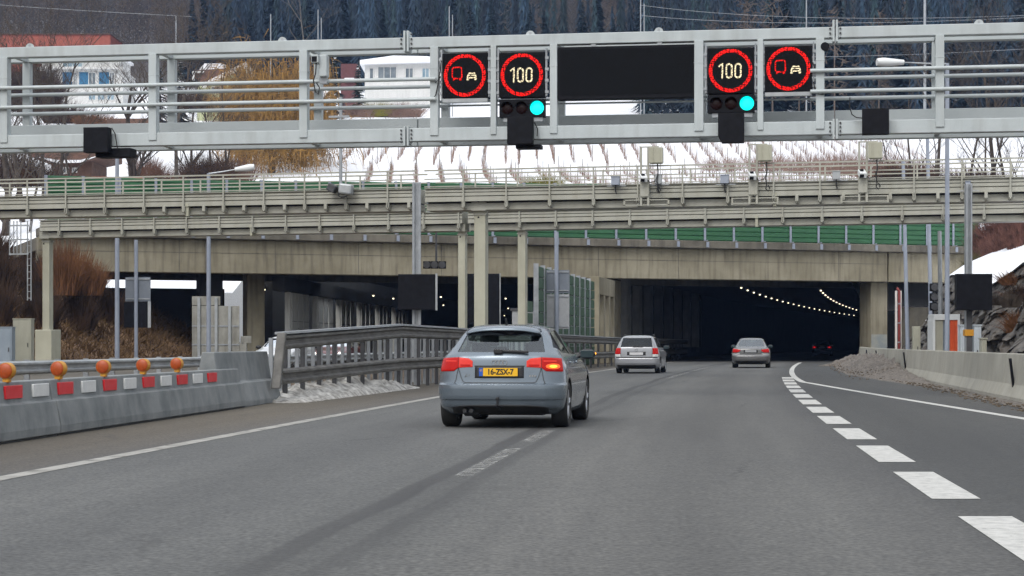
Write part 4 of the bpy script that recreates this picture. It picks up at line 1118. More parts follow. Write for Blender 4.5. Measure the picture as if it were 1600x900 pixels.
# signal heads hanging under the toll gantry and on the right
def sighead(pos, horiz, label, rod, n=3):
    t = thing('signal_head', label, 'traffic light', pos, 0)
    mb = MB()
    for k in range(n):
        c = (k*.33, 0, 0) if horiz else (0, 0, -k*.4)
        mb.lb(c[0]-.16, c[0]+.16, -.08, .10, c[2]-.16, c[2]+.16)
        mb.lathe([(.15, -.16), (.16, -.08)], c, axis='Y', n=14)
    part('housing', mb, M['black'], t, bevel=.02)
    for k in range(n):
        c = (k*.33, 0, 0) if horiz else (0, 0, -k*.4)
        mb = MB(); mb.lathe([(.15, -.19), (.13, -.17), (.06, -.162), (.001, -.161)], c, axis='Y', n=14); part('rear_cover', mb, M['dark'], t, smooth=True)
    if rod: mb = MB(); mb.tube(rod, .04, 8); part('hanger', mb, M['dark'], t, smooth=True)
    return t
sighead(P(667, 414, 83), True, 'black three-lamp signal hanging by a rod in front of the bridge', [(.40, 0, .1), (.40, 0, 1.55)])
sighead(P(1459, 449, 80), False, 'black stacked signal heads seen between the right-hand poles', [(.0, .1, .2), (.0, .1, -3.3)])
# cabinets
def cabinet(u0, u1, v0, Y, m, label, name='roadside_cabinet', vb=None, dp=.5, cap=True, group='roadside cabinets'):
    x = ((u0+u1)/2-800)/F*Y; wd = (u1-u0)/F*Y; zt = H+(V0-v0)/F*Y
    t = thing(name, label, 'cabinet', (x, Y, 0), 0, group)
    mb = MB(); mb.lb(-wd/2, wd/2, 0, dp, -.05, zt); b = part('body', mb, M[m], t, bevel=.015)
    mb = MB(); mb.lb(-wd/2+.05, wd/2-.05, -.012, -.001, .35, zt-.07); d = part('door', mb, M[m], b, bevel=.008)
    mb = MB(); mb.lb(wd/2-.13, wd/2-.10, -.04, -.012, zt*.5, zt*.5+.15); part('handle', mb, M['dark'], d)
    if cap: mb = MB(); mb.lb(-wd/2-.02, wd/2+.02, -.02, dp+.02, zt, zt+.035); part('lid', mb, M[m], b)
    return t
M['cab_blue'] = mat('blue_grey_cabinet', (.20, .245, .29), (.26, .30, .34), rough=.45, scale=1.2, streak=.3)
M['cab_beige'] = mat('beige_cabinet', (.33, .325, .26), (.39, .385, .31), rough=.5, scale=1.2, streak=.4)
M['cab_pale'] = mat('pale_blue_cabinet', (.38, .42, .45), (.44, .48, .51), rough=.45, scale=1.2)
M['orange_door'] = mat('orange_red_paint', (.58, .075, .02), (.66, .11, .03), rough=.5, scale=3, streak=.5, streakc=(.3, .03, .01))
cabinet(-16, 18.5, 512, 70, 'cab_blue', 'blue-grey cabinet at the left picture edge behind the guardrail')
cabinet(20, 48.5, 499, 72, 'cab_beige', 'taller beige cabinet between the blue-grey cabinet and the column footing')
cabinet(1427, 1438.5, 510, 72, 'cab_beige', 'narrow beige marker post cabinet behind the right barrier nearest the tunnel', dp=.25, cap=False)
cabinet(1501, 1516, 509, 54, 'cab_pale', 'pale blue cabinet left of the message sign post', dp=.3)
cabinet(1522, 1533.5, 509, 54, 'cab_pale', 'pale blue cabinet right of the message sign post', dp=.3)
cabinet(1534, 1542, 530, 53, 'cab_beige', 'low beige cabinet in front of the rock', dp=.3)
# emergency phone booth with orange side
Y = 66; x = (1479-800)/F*Y; t = thing('emergency_booth', 'pale framed emergency booth with an orange-red panel behind the right barrier', 'booth', (x, Y, 0)); X = lambda u: (u-800)/F*Y-x; z = lambda v: H+(V0-v)/F*Y
mb = MB(); mb.lb(X(1459), X(1500), 0, .9, z(500), z(491)); mb.lb(X(1458), X(1461.5), 0, .9, -.05, z(500)); mb.lb(X(1496.5), X(1500), 0, .9, -.05, z(500)); part('frame', mb, M['lamp_white'], t, bevel=.01)
mb = MB(); mb.lb(X(1461.5), X(1474), .06, .10, -.05, z(500)); part('door', mb, M['cab_beige'], t)
mb = MB(); mb.lb(X(1474.2), X(1484), .12, .16, -.05, z(500)); part('rear_wall', mb, M['cab_blue'], t)
mb = MB(); mb.lb(X(1484.5), X(1496.4), .04, .10, -.05, z(500)); mb.lb(X(1489), X(1490.5), .02, .04, -.05, z(500)); part('orange_panel', mb, M['orange_door'], t)
# red and white pipe at the pier
Y = 121; x = (1401.5-800)/F*Y; t = thing('fire_pipe', 'red riser pipe beside a white strip on the tunnel pier', 'pipe', (x, Y, 0))
M['red_pipe'] = mat('red_pipe_paint', (.15, .018, .016), (.20, .03, .025), rough=.5, scale=3); M['pink'] = mat('white_strip', (.62, .58, .55), (.7, .66, .62), rough=.6, scale=3)
mb = MB(); mb.tube([(.10, -.2, .0), (.10, -.2, 4.4), (.1, .3, 4.6)], .085, 10); part('riser', mb, M['red_pipe'], t, smooth=True)
for zz in (1.2, 2.4, 3.6): mb = MB(); mb.lathe([(.12, zz), (.12, zz+.08)], (.1, -.2, 0), n=12); part('clamp', mb, M['galv'], t)
mb = MB(); mb.lb(-.12, .0, -.1, .05, 0, 4.45); part('strip', mb, M['pink'], t); mb = MB(); mb.lb(.2, .27, -.1, .05, 0, 4.45); part('strip', mb, M['pink'], t)
# low wall and tank right of the pier
mb = MB(); a = P(1406, 480, 128); mb.lb(a.x, a.x+2.6, 127.5, 128.3, -.1, 3.55); single('retaining_wall', mb, M['concrete_dark'], 'dark grey retaining wall seen through the gap right of the pier', 'wall')
mb = MB(); mb.grid(lambda s, t_: (24+s*22, 131+t_*34, 3.4+t_*11+.3*mnoise.noise(Vector((s*9, t_*9, 2)))), 16, 16); struct('snow_slope', mb, M['snow'], fix=False)
# green noise wall beside the road
gw = thing('noise_wall', 'green panelled noise wall running along the median into the bridge', 'noise barrier', RD(-7.1, 85))
y = 85.4; k = 0
while y < 107:
    a, b = RD(-7.1, y), RD(-7.1, y+2.2); zt = 4.62
    for j in range(9):
        mb = MB(); d = (b-a); 
        mb.cb(((a+b)/2)+Vector((0, 0, .26+.51*j)), (.12+.02*(j % 2), 2.12, .47), rz=-math.atan2(d.x, d.y)); part('panel', mb, M['green_block'], gw, world=True, bevel=.02)
    mb = MB(); mb.lb(a.x-.11, a.x+.11, a.y-.10, a.y+.10, -.05, zt+.06); part('post', mb, M['galv'], gw, world=True)
    y += 2.2
for j in range(6):
    mb = MB(); c = RD(-7.2, 83.4); mb.cb(c+Vector((0, 0, .25+.5*j)), (.12, 2.6, .46), rz=-.15); part('panel', mb, M['green_block'], gw, world=True, bevel=.02)
mb = MB(); c = RD(-7.2, 82.0); mb.lb(c.x-.11, c.x+.11, c.y-.1, c.y+.1, -.05, 3.35); part('post', mb, M['galv'], gw, world=True)
# pale kiosk seen past the wall in the opposite tunnel mouth
Y = 104; x = (822-800)/F*Y; t = thing('site_container', 'pale container seen between the beige column and the green wall', 'container', (x, Y, 0)); 
mb = MB(); mb.lb(-.75, .55, 0, 2.0, -.02, 2.9); part('body', mb, M['sign_pale'], t, bevel=.03); mb = MB(); mb.lb(-.85, .6, -.05, .02, 2.9, 3.05); part('roof_edge', mb, M['dark'], t); mb = MB(); mb.lb(-.35, -.32, -.03, -.001, .3, 2.7); part('door_frame', mb, M['dark'], t)
# ================================================================ cars
def interp(tab, z):
    """smooth monotone curve through (z, value) pairs"""
    n = len(tab)
    if z <= tab[0][0]: return tab[0][1]
    if z >= tab[-1][0]: return tab[-1][1]
    for i in range(n-1):
        if z <= tab[i+1][0]: break
    h = [tab[k+1][0]-tab[k][0] for k in range(n-1)]; d = [(tab[k+1][1]-tab[k][1])/h[k] for k in range(n-1)]
    def m(k):
        if k == 0: return d[0]
        if k == n-1: return d[-1]
        if d[k-1]*d[k] <= 0: return 0
        return 2*d[k-1]*d[k]/(d[k-1]+d[k])
    t = (z-tab[i][0])/h[i]; a, b = tab[i][1], tab[i+1][1]
    return a*(2*t**3-3*t*t+1)+b*(-2*t**3+3*t*t)+h[i]*(m(i)*(t**3-2*t*t+t)+m(i+1)*(t**3-t*t))
class Shape:
    def __init__(s, p): s.p = p
    def W(s, z): return interp(s.p['W'], z)
    def yr(s, z): return interp(s.p['yr'], z)
    def yf(s, z): return interp(s.p['yf'], z)
    def rear(s, x, z):
        """depth of the rear skin at side x, height z"""
        W = s.W(z); fl = W*s.p.get('flat', .62); ax = abs(x); y = s.yr(z)+s.p.get('bow', .05)*(min(ax, fl)/max(fl, .01))**2
        Rr = min(s.p.get('Rr', .34), (s.yf(z)-s.yr(z))*.4)
        if ax <= fl: return y
        q = min(1, (ax-fl)/(W-fl)); return y+Rr*(1-math.sqrt(max(0, 1-q*q)))
    def sidey(s, z): return s.yr(z)+s.p.get('bow', .05)+min(s.p.get('Rr', .34), (s.yf(z)-s.yr(z))*.4)
    def side(s, y, z):
        """half width at y along the flank"""
        W = s.W(z); ys, yf = s.sidey(z), s.yf(z); Rf = min(.7, (yf-ys)*.45)
        if y < ys:
            q = max(0, min(1, (ys-y)/max(1e-6, ys-s.yr(z)-s.p.get('bow', .05)))); fl = W*s.p.get('flat', .62)
            return fl+(W-fl)*math.sqrt(max(0, 1-q*q))
        if y > yf-Rf:
            q = min(1, (y-(yf-Rf))/Rf); return W*(.55+.45*math.sqrt(max(0, 1-q*q)))
        return W
    def ring(s, z):
        W = s.W(z); fl = W*s.p.get('flat', .62); pts = []
        for i in range(7): x = fl*i/6; pts.append((x, s.rear(x, z)))
        for i in range(1, 9):
            a = PI/2*i/8; x = fl+(W-fl)*math.sin(a); pts.append((x, s.rear(min(x, W), z)))
        ys, yf = s.sidey(z), s.yf(z); Rf = min(.7, (yf-ys)*.45)
        for i in range(1, 15): y = ys+(yf-Rf-ys)*i/14; pts.append((W, y))
        for i in range(1, 9):
            a = PI/2*i/8; pts.append((W*(.55+.45*math.cos(a)), yf-Rf+Rf*math.sin(a)))
        for i in range(1, 4): pts.append((W*.55*(1-i/3), yf+.04*(i/3)**.5))
        r = [(x, y, z) for x, y in pts]
        return r+[(-x, y, z) for x, y, z in reversed(r[1:-1])]
def loft(shape, zs, inset=0.0):
    mb = MB(); n = None
    for z in zs:
        r = shape.ring(z)
        if inset:
            yc0, yc1 = shape.yr(z), shape.yf(z); W = shape.W(z)
            r = [(x*(1-inset/W), yc0+inset*1.2+(y-yc0)*(yc1-yc0-2.4*inset)/(yc1-yc0), zz) for x, y, zz in r]
        n = len(r); mb.v += r
    for j in range(len(zs)-1):
        for i in range(n): mb.f.append((j*n+i, j*n+(i+1) % n, (j+1)*n+(i+1) % n, (j+1)*n+i)); mb.m.append(0)
    mb.f.append(tuple(range(n))[::-1]); mb.f.append(tuple((len(zs)-1)*n+i for i in range(n))); mb.m += [0, 0]
    return mb
def boolean(me, cutters):
    o = bpy.data.objects.new('boolean_work', me); COL.objects.link(o); tmp = []
    for cm in cutters:
        c = bpy.data.objects.new('boolean_cutter', cm); COL.objects.link(c); tmp.append(c)
        b = o.modifiers.new('cut', 'BOOLEAN'); b.operation = 'DIFFERENCE'; b.object = c; b.solver = 'EXACT'; b.material_mode = 'TRANSFER'
    dg = bpy.context.evaluated_depsgraph_get(); dg.update()
    res = bpy.data.meshes.new_from_object(o.evaluated_get(dg))
    for c in tmp: bpy.data.objects.remove(c)
    bpy.data.objects.remove(o)
    return res
M['glass'] = glass_mat('tinted_car_glass', (.80, .90, .86), ior=1.9)
M['glass_dark'] = glass_mat('privacy_car_glass', (.22, .27, .30))
M['tyre'] = mat('tyre_rubber', (.012, .012, .013), (.022, .022, .022), rough=.85, scale=9)
M['rim'] = mat('alloy_rim', (.45, .46, .48), rough=.3, metal=.8)
M['trim'] = mat('black_plastic_trim', (.012, .012, .014), (.018, .018, .02), rough=.5, scale=30)
M['interior'] = mat('dark_interior', (.03, .032, .034), (.05, .05, .052), rough=.8, scale=8)
M['tail_red'] = mat('red_tail_lamp', (.30, .006, .005), (.36, .010, .008), rough=.25, scale=12, spec=.2, emit=(1, .012, .006), estr=.09)
M['tail_red2'] = mat('pale_red_tail_lamp', (.42, .035, .025), (.48, .05, .04), rough=.25, scale=14, spec=.2, emit=(1, .025, .015), estr=.22)
M['blink'] = mat('amber_indicator_glow', (.8, .25, .02), emit=(1, .33, .03), estr=2.4)
M['lamp_clear'] = mat('clear_lamp', (.62, .62, .62), rough=.15, coat=.6)
M['plate_y'] = mat('yellow_number_plate', (.78, .44, .015), rough=.4)
M['plate_w'] = mat('white_number_plate', (.62, .62, .63), rough=.4)
M['plate_b'] = mat('blue_plate_band', (.02, .09, .42), rough=.4)
M['chrome'] = mat('chrome', (.62, .64, .66), rough=.12, metal=1)
M['ink'] = mat('black_ink', (.01, .01, .01), rough=.5)
def paint(name, c, metal=.55, rough=.32): 
    return mat(name, c, tuple(x*1.05 for x in c), rough=rough, metal=metal, scale=60, coat=.8)
def wheel(name, par, x, y, r, w_, m_rim, spokes=5):
    sx = 1 if x > 0 else -1
    mb = MB(); h = w_/2
    prof = [(r*.66, -h*.9), (r*.78, -h), (r*.93, -h*.98), (r*.985, -h*.8), (r, -h*.45), (r*.992, -.01), (r, h*.45), (r*.985, h*.8), (r*.93, h*.98), (r*.78, h), (r*.66, h*.9)]
    mb.lathe(prof, (x, y, r), axis='X', n=36, closed=True); wh = part(name, mb, M['tyre'], par, smooth=35)
    mb = MB(); o = x+sx*h*.72
    mb.lathe([(r*.67, -h*.85), (r*.67, h*.85), (r*.60, h*.8), (r*.58, -h*.8)], (x, y, r), axis='X', n=36, closed=True)
    mb.lathe([(r*.16, o-x-.02), (r*.15, o-x+.012)], (x, y, r), axis='X', n=18)
    for k in range(spokes):
        a = 2*PI*k/spokes+.3
        for da in (-.10, .10):
            p0 = Vector((o, y+math.cos(a)*r*.12, r+math.sin(a)*r*.12)); p1 = Vector((o+sx*.005, y+math.cos(a+da)*r*.62, r+math.sin(a+da)*r*.62)); mb.tube([p0, p1], [.03, .022], 6)
    part('rim', mb, m_rim, wh, smooth=35)
    mb = MB(); mb.lathe([(r*.45, -.015), (r*.45, .015)], (x, y, r), axis='X', n=24); part('brake_disc', mb, M['galv'], wh)
    return wh
def patch(sh, par, name, m, s0, s1, lo, hi, off=.004, nu=14, nv=6, mirror=True, thick=.012, label=None, smooth=True):
    """a shell on the rear skin between side positions s0..s1 and heights lo(s)..hi(s); off stands it proud"""
    out = []
    for sg in ((1, -1) if mirror else (1,)):
        def fn(i, j):
            x = s0+(s1-s0)*i; z = lo(x)+(hi(x)-lo(x))*j
            return (sg*x, sh.rear(min(abs(x), sh.W(z)*.9995), z)-off, z)
        mb = MB(); mb.grid(fn, nu, nv, flip=sg < 0)
        o = part(name, mb, m, par, smooth=60 if smooth else False, fix=False, label=label)
        sd = o.modifiers.new('thick', 'SOLIDIFY'); sd.thickness = thick; sd.offset = -1
        out.append(o)
    return out
def wrap(sh, par, name, m, q0, q1, lo, hi, off=.005, nu=22, nv=8, sides=(1, -1), thick=.02):
    """like patch, but q runs round the rear corner: up to W along x, then on along the flank"""
    out = []
    for sg in sides:
        def fn(i, j):
            q = q0+(q1-q0)*i; z = lo(q)+(hi(q)-lo(q))*j; W = sh.W(z); fl = W*sh.p.get('flat', .62)
            Rr = min(sh.p.get('Rr', .34), (sh.yf(z)-sh.yr(z))*.4); arc = (W-fl+Rr)*.80
            if q <= fl: x = q; y = sh.rear(x, z); nx, ny = 0, -1
            else:
                a = min(PI/2, (q-fl)/arc*PI/2); x = fl+(W-fl)*math.sin(a); y = sh.yr(z)+sh.p.get('bow', .05)+Rr*(1-math.cos(a)); nx, ny = math.sin(a), -math.cos(a)
            return (sg*(x+nx*off), y+ny*off, z)
        mb = MB(); mb.grid(fn, nu, nv, flip=sg < 0); o = part(name, mb, m, par, smooth=60, fix=False)
        sd = o.modifiers.new('thick', 'SOLIDIFY'); sd.thickness = thick; sd.offset = -1; out.append(o)
    return out
def lin(*pts):
    def f(x):
        if x <= pts[0][0]: return pts[0][1]
        for (a, b), (c, d) in zip(pts, pts[1:]):
            if x <= c: return b+(d-b)*(x-a)/(c-a)
        return pts[-1][1]
    return f
def build_car(root, sp):
    """body shell with a hollow cabin, glazing, wheels; sp describes one car"""
    sh = Shape(sp); p = sp['paint']; zt = sp['W'][-1][0]; zb = sp['W'][0][0]
    zs = sorted(set([zb+(zt-zb)*i/38 for i in range(39)]+[q[0] for q in sp['W']]+[q[0] for q in sp['yr']]+[zt-.003, zt-.012, zt-.03]))
    body = mesh_from('body', loft(sh, zs), [p, M['interior']])
    # cutters
    belt = sp['belt']; cz = [sp['floor'], belt-.12, belt]+[belt+(zt-.045-belt)*k/10 for k in range(1, 11)]
    class Cab(Shape):
        def yf(s, z): return min(Shape.yf(s, z), sp['cowl']) if z < belt+.02 else Shape.yf(s, z)
        def yr(s, z): return max(Shape.yr(s, z), sp.get('shelf', 0.0)) if z < belt+.02 else Shape.yr(s, z)
    cuts = [mesh_from('cabin', loft(Cab(sp), cz, .055), [M['interior']])]
    w0, w1, g0, g1 = sp['rw_bot'], sp['rw_top'], sp['rw_z0'], sp['rw_z1']
    mb = MB(); mb.prism([(-w0, g0), (w0, g0), (w1, g1), (-w1, g1)], lambda a, b, d: (a, d, b), -.4, sp['rw_depth']); cuts.append(mesh_from('rear_window_cut', mb, [M['trim']]))
    ws_ = sp['wsc']; mb = MB(); mb.prism([(-ws_[0], ws_[2]), (ws_[0], ws_[2]), (ws_[1], ws_[3]), (-ws_[1], ws_[3])], lambda a, b, d: (a, d, b), ws_[4], ws_[4]+2.2); cuts.append(mesh_from('windscreen_cut', mb, [M['trim']]))
    for poly in sp['sidewin']:
        mb = MB(); mb.prism(poly, lambda a, b, d: (d, a, b), -1.3, 1.3); cuts.append(mesh_from('side_window_cut', mb, [M['trim']]))
    r = sp['wr']
    for yw in sp['axles']:
        for sx in (-1, 1):
            mb = MB(); mb.lathe([(r+.045, -.15), (r+.045, .25)], (sx*sp['track'], yw, r+.01), axis='X', n=32); cuts.append(mesh_from('wheel_arch', mb, [M['trim']]))
    me = boolean(body, cuts)
    me.polygons.foreach_set('use_smooth', [True]*len(me.polygons)); me.set_sharp_from_angle(angle=R_(32))
    bo = bpy.data.objects.new('body', me); COL.objects.link(bo); bo.parent = root; MATRIX[bo.name] = MATRIX[root.name]
    # glazing
    gm = sp['glass']
    mb = MB(); e = .012
    def rg_(i, j):
        z = g0-e+(g1-g0+2*e)*j; ww = w0+(w1-w0)*j+e; x = -ww+2*ww*i; return (x, sh.rear(x, z)+.012, z)
    mb.grid(rg_, 16, 8); part('rear_window', mb, gm, root, smooth=60, fix=False)
    for sx in (-1, 1):
        for poly in sp['sidewin']:
            mb = MB(); mb.add([(sx*(sh.side(a, b)-.014), a, b) for a, b in poly], [tuple(range(len(poly)))]); part('side_window', mb, gm, root, fix=False)
    mb = MB()
    def wsg(i, j):
        z = ws_[2]-e+(ws_[3]-ws_[2]+2*e)*j; ww = ws_[0]+(ws_[1]-ws_[0])*j+e; x = -ww+2*ww*i; return (x, sh.yf(z)-.05-.25*(x/ww)**2*.6, z)
    mb.grid(wsg, 12, 6); part('windscreen', mb, gm, root, smooth=60, fix=False)
    # seats
    zs_ = sp['floor']
    for x in (-.37, .37):
        mb = MB(); mb.cb((x, sp['seat']-.05, zs_+.38), (.48, .14, .62), rx=R_(-12)); mb.cb((x, sp['seat']+.2, zs_+.1), (.48, .5, .16)); s_ = part('front_seat', mb, M['interior'], root, bevel=.04)
        mb = MB(); mb.cb((x, sp['seat']-.16, zs_+.78), (.27, .09, .17), rx=R_(-10)); part('headrest', mb, M['interior'], s_, bevel=.03)
    mb = MB(); mb.cb((0, sp['rseat'], belt-.20), (1.2, .16, .5), rx=R_(-12)); s_ = part('rear_seat', mb, M['interior'], root, bevel=.04)
    for x in (-.38, .38): mb = MB(); mb.cb((x, sp['rseat']-.06, belt+.10), (.26, .08, .13), rx=R_(-10)); part('headrest', mb, M['interior'], s_, bevel=.03)
    mb = MB(); mb.cb((0, sp['cowl']-.1, belt-.12), (1.25, .4, .18)); part('dashboard', mb, M['interior'], root, bevel=.04)
    mb = MB(); mb.cb((0, sp['cowl']-.25, zt-.16), (.22, .04, .07)); part('inner_mirror', mb, M['interior'], root, bevel=.01)
    for yw in sp['axles']:
        for sx in (-1, 1): wheel('wheel', root, sx*sp['track'], yw, r, sp['tw'], M['rim'])
    mb = MB(); mb.lb(-.55, .55, sp['axles'][0]-.3, sp['axles'][1]+.4, zb-.02, zb+.25); mb.lb(-sp['track'], sp['track'], sp['axles'][0]-.06, sp['axles'][0]+.06, r-.06, r+.06); part('underbody', mb, M['trim'], root)
    # mirrors
    my, mz = sp['mirror']
    for sx in (-1, 1):
        W = sh.side(my, mz-.03)
        mb = MB(); mb.tube([(sx*(W-.05), my, mz-.05), (sx*(W+.06), my, mz-.02)], .03, 8)
        mb.grid(lambda i, j: (sx*(W+.14)+.125*math.cos(2*PI*j)*math.sin(PI*(.03+.94*i)), my+.03-.075*math.cos(PI*(.03+.94*i)), mz+.078*math.sin(2*PI*j)*math.sin(PI*(.03+.94*i))**.8), 8, 16); mr = part('door_mirror', mb, sp.get('mirror_paint', p), root, smooth=60)
        mb = MB(); mb.cb((sx*(W+.14), my-.045, mz), (.19, .012, .11)); part('mirror_glass', mb, mat('mirror_glass', (.025, .042, .048), rough=.1, metal=0, spec=.3) if 'mirror_glass' not in bpy.data.materials else bpy.data.materials['mirror_glass'], mr, bevel=.02)
    # door seams and handles
    for yy in sp['seams']:
        for sx in (-1, 1):
            mb = MB(); zz = [zb+.14+(belt-zb-.16)*k/10 for k in range(11)]
            vs_ = []
            for z in zz:
                x = sh.side(yy, z)+.0015; vs_ += [(sx*x, yy-.005, z), (sx*x, yy+.005, z)]
            mb.add(vs_, [(2*k, 2*k+1, 2*k+3, 2*k+2) for k in range(10)]); part('door_seam', mb, M['ink'], root, fix=False)
    for yy in sp['handles']:
        for sx in (-1, 1): z = belt-.11; x = sh.side(yy, z); mb = MB(); mb.cb((sx*(x+.018), yy, z), (.03, .19, .032)); part('door_handle', mb, p, root, bevel=.008)
    return sh, bo
def seam(sh, par, name, pts, wd=.009, off=.0025, m=None):
    """a dark shut line on the rear skin through (x, z) points"""
    dense = []
    for (a, b), (c, d) in zip(pts, pts[1:]):
        for k in range(8): dense.append((a+(c-a)*k/8, b+(d-b)*k/8))
    dense.append(pts[-1]); mb = MB(); vs_ = []
    for i, (x, z) in enumerate(dense):
        q, r_ = dense[max(0, i-1)], dense[min(len(dense)-1, i+1)]; t = Vector((r_[0]-q[0], r_[1]-q[1])).normalized(); nx, nz = -t.y*wd/2, t.x*wd/2
        for s_ in (-1, 1): X_, Z_ = x+nx*s_, z+nz*s_; vs_.append((X_, sh.rear(X_, Z_)-off, Z_))
    mb.add(vs_, [(2*i, 2*i+1, 2*i+3, 2*i+2) for i in range(len(dense)-1)]); return part(name, mb, m or M['ink'], par, fix=False)
# ---------------------------------------------------------------- blue-grey five-door hatchback
h1 = math.atan(CD(27))+R_(1.6)
A1 = P(778.5, 600, 26.15); hatch = thing('hatchback', 'silver-blue five-door hatchback with a yellow number plate and lit right indicator, nearest car', 'car', (A1.x, 26.15, 0), -h1)
SP = dict(paint=paint('silver_blue_paint', (.150, .185, .220), metal=.5, rough=.27), mirror_paint=None, glass=M['glass'], flat=.60, Rr=.36, bow=.055,
  W=[(.19, .80), (.26, .845), (.36, .865), (.46, .88), (.58, .883), (.70, .878), (.80, .868), (.90, .845), (.97, .815), (1.02, .775), (1.10, .725), (1.20, .668), (1.30, .605), (1.36, .555), (1.395, .47), (1.412, .37), (1.42, .24)],
  yr=[(.19, .26), (.25, .16), (.30, .075), (.36, .052), (.388, .048), (.398, .018), (.45, .004), (.54, .0), (.592, .004), (.604, .035), (.618, .068), (.68, .076), (.80, .088), (.92, .102), (.965, .112), (1.0, .135), (1.05, .20), (1.12, .29), (1.20, .385), (1.26, .455), (1.30, .505), (1.36, .60), (1.395, .68), (1.412, .80), (1.42, 1.0)],
  yf=[(.19, 4.0), (.3, 4.22), (.5, 4.28), (.64, 4.25), (.74, 4.15), (.82, 3.95), (.90, 3.55), (.97, 3.2), (1.0, 3.1), (1.05, 2.98), (1.15, 2.74), (1.25, 2.5), (1.34, 2.28), (1.395, 2.08), (1.412, 1.9), (1.42, 1.7)],
  belt=1.0, floor=.42, cowl=3.0, rw_bot=.60, rw_top=.525, rw_z0=1.035, rw_z1=1.262, rw_depth=.75, wsc=(.62, .50, 1.03, 1.33, 2.1),
  sidewin=[[(.50, 1.10), (.90, 1.03), (.90, 1.30), (.86, 1.315)], [(.95, 1.025), (1.72, 1.005), (1.72, 1.345), (.95, 1.315)], [(1.79, 1.005), (2.70, .995), (2.35, 1.27), (2.2, 1.34), (1.79, 1.345)]],
  wr=.316, tw=.225, track=.765, axles=(.80, 3.378), seat=1.85, rseat=1.0, mirror=(2.62, 1.0), seams=(.98, 1.755, 2.85), handles=(1.12, 1.92))
SP['mirror_paint'] = M['trim']
sh, body = build_car(hatch, SP)
# tail lamps: fixed outer part and lid part
zl, zh = lin((.30, .835), (.57, .825), (.66, .80), (1.0, .80)), lin((.30, .905), (.36, .955), (.57, .968), (1.1, .955))
for o in wrap(sh, hatch, 'tail_lamp', M['tail_red2'], .37, .565, lin((.37, .835), (.565, .825)), lin((.37, .915), (.42, .95), (.565, .965)), off=.008): pass
outer = wrap(sh, hatch, 'tail_lamp', M['tail_red'], .572, .93, lin((.57, .825), (.64, .778), (.9, .772)), lin((.57, .966), (.93, .952)), off=.008)
for q0, q1, z0, z1, m in ((.40, .54, .845, .87, 'tail_red'), (.60, .80, .905, .925, 'tail_red2')):
    wrap(sh, outer[0], 'lamp_strip', M[m], q0, q1, lambda q, z0=z0: z0, lambda q, z1=z1: z1, off=.012, thick=.006)
def ell(c0, rq, cz, rz, sg): return lambda q: cz+sg*rz*math.sqrt(max(0, 1-((q-c0)/rq)**2))
M['blink_outer'] = mat('orange_indicator_glow', (.7, .12, .02), emit=(1, .10, .012), estr=.75)
wrap(sh, outer[0], 'indicator', M['blink_outer'], .63, .86, ell(.745, .115, .843, .036, -1), ell(.745, .115, .843, .036, 1), off=.013, sides=(1,), thick=.006)
wrap(sh, outer[0], 'indicator_bulb', M['blink'], .68, .80, ell(.74, .06, .843, .018, -1), ell(.74, .06, .843, .018, 1), off=.020, sides=(1,), thick=.004)
seam(sh, hatch, 'tailgate_seam', [(-.568, .975), (-.562, .80), (-.53, .70), (-.50, .635), (-.46, .622), (.46, .622), (.50, .635), (.53, .70), (.562, .80), (.568, .975)])
seam(sh, hatch, 'tailgate_seam', [(-.345, .848), (-.33, .848), (.33, .848), (.345, .848)], wd=.012)
for sg in (-1, 1): seam(sh, hatch, 'bumper_seam', [(sg*.57, .82), (sg*.60, .66), (sg*.62, .61)])
patch(sh, hatch, 'plate_recess', M['trim'], -.335, .335, lambda x: .685, lambda x: .842, off=.003, mirror=False, thick=.004)
mb = MB(); mb.lb(-.275, .262, .052, .060, .697, .828); pl = part('number_plate', mb, M['ink'], hatch, bevel=.004)
mb = MB(); mb.lb(-.215, .257, .047, .0515, .712, .822); part('plate_face', mb, M['plate_y'], pl)
mb = MB(); mb.lb(-.270, -.217, .047, .0515, .712, .822); part('plate_band', mb, M['plate_b'], pl)
text_part('plate_text', '16-ZSX-7', .105, M['ink'], pl, (.021, .0455, .766), sx=.86, offset=.0035, ext=.0008)
mb = MB()
for k in range(8): a = 2*PI*k/8; mb.lathe([(.004, -.001), (.003, .0)], (-.243+.012*math.cos(a), .0465, .79+.012*math.sin(a)), axis='Y', n=5)
part('plate_stars', mb, M['plate_y'], pl)
# four rings
for k in range(4):
    mb = MB(); x0 = -.072+.048*k+.0; n = 24
    pts = [(x0+.031*math.cos(2*PI*i/n), .895+.031*math.sin(2*PI*i/n)) for i in range(n)]; ribbon(mb, pts, .0085, y=sh.rear(x0, .895)-.002-.001*(k % 2), d=.008, closed=True); part('emblem_ring', mb, M['chrome'], hatch, fix=True)
text_part('badge_text', 'A3', .062, M['chrome'], hatch, (-.44, sh.rear(.44, .715)-.003, .715), rz=0, ext=.002)
mb = MB()
for k in range(3): mb.lb(.405+.035*k, .43+.035*k, sh.rear(.44, .715)-.006, sh.rear(.44, .715)+.02, .703, .727)
part('rear_badge', mb, M['chrome'], hatch)
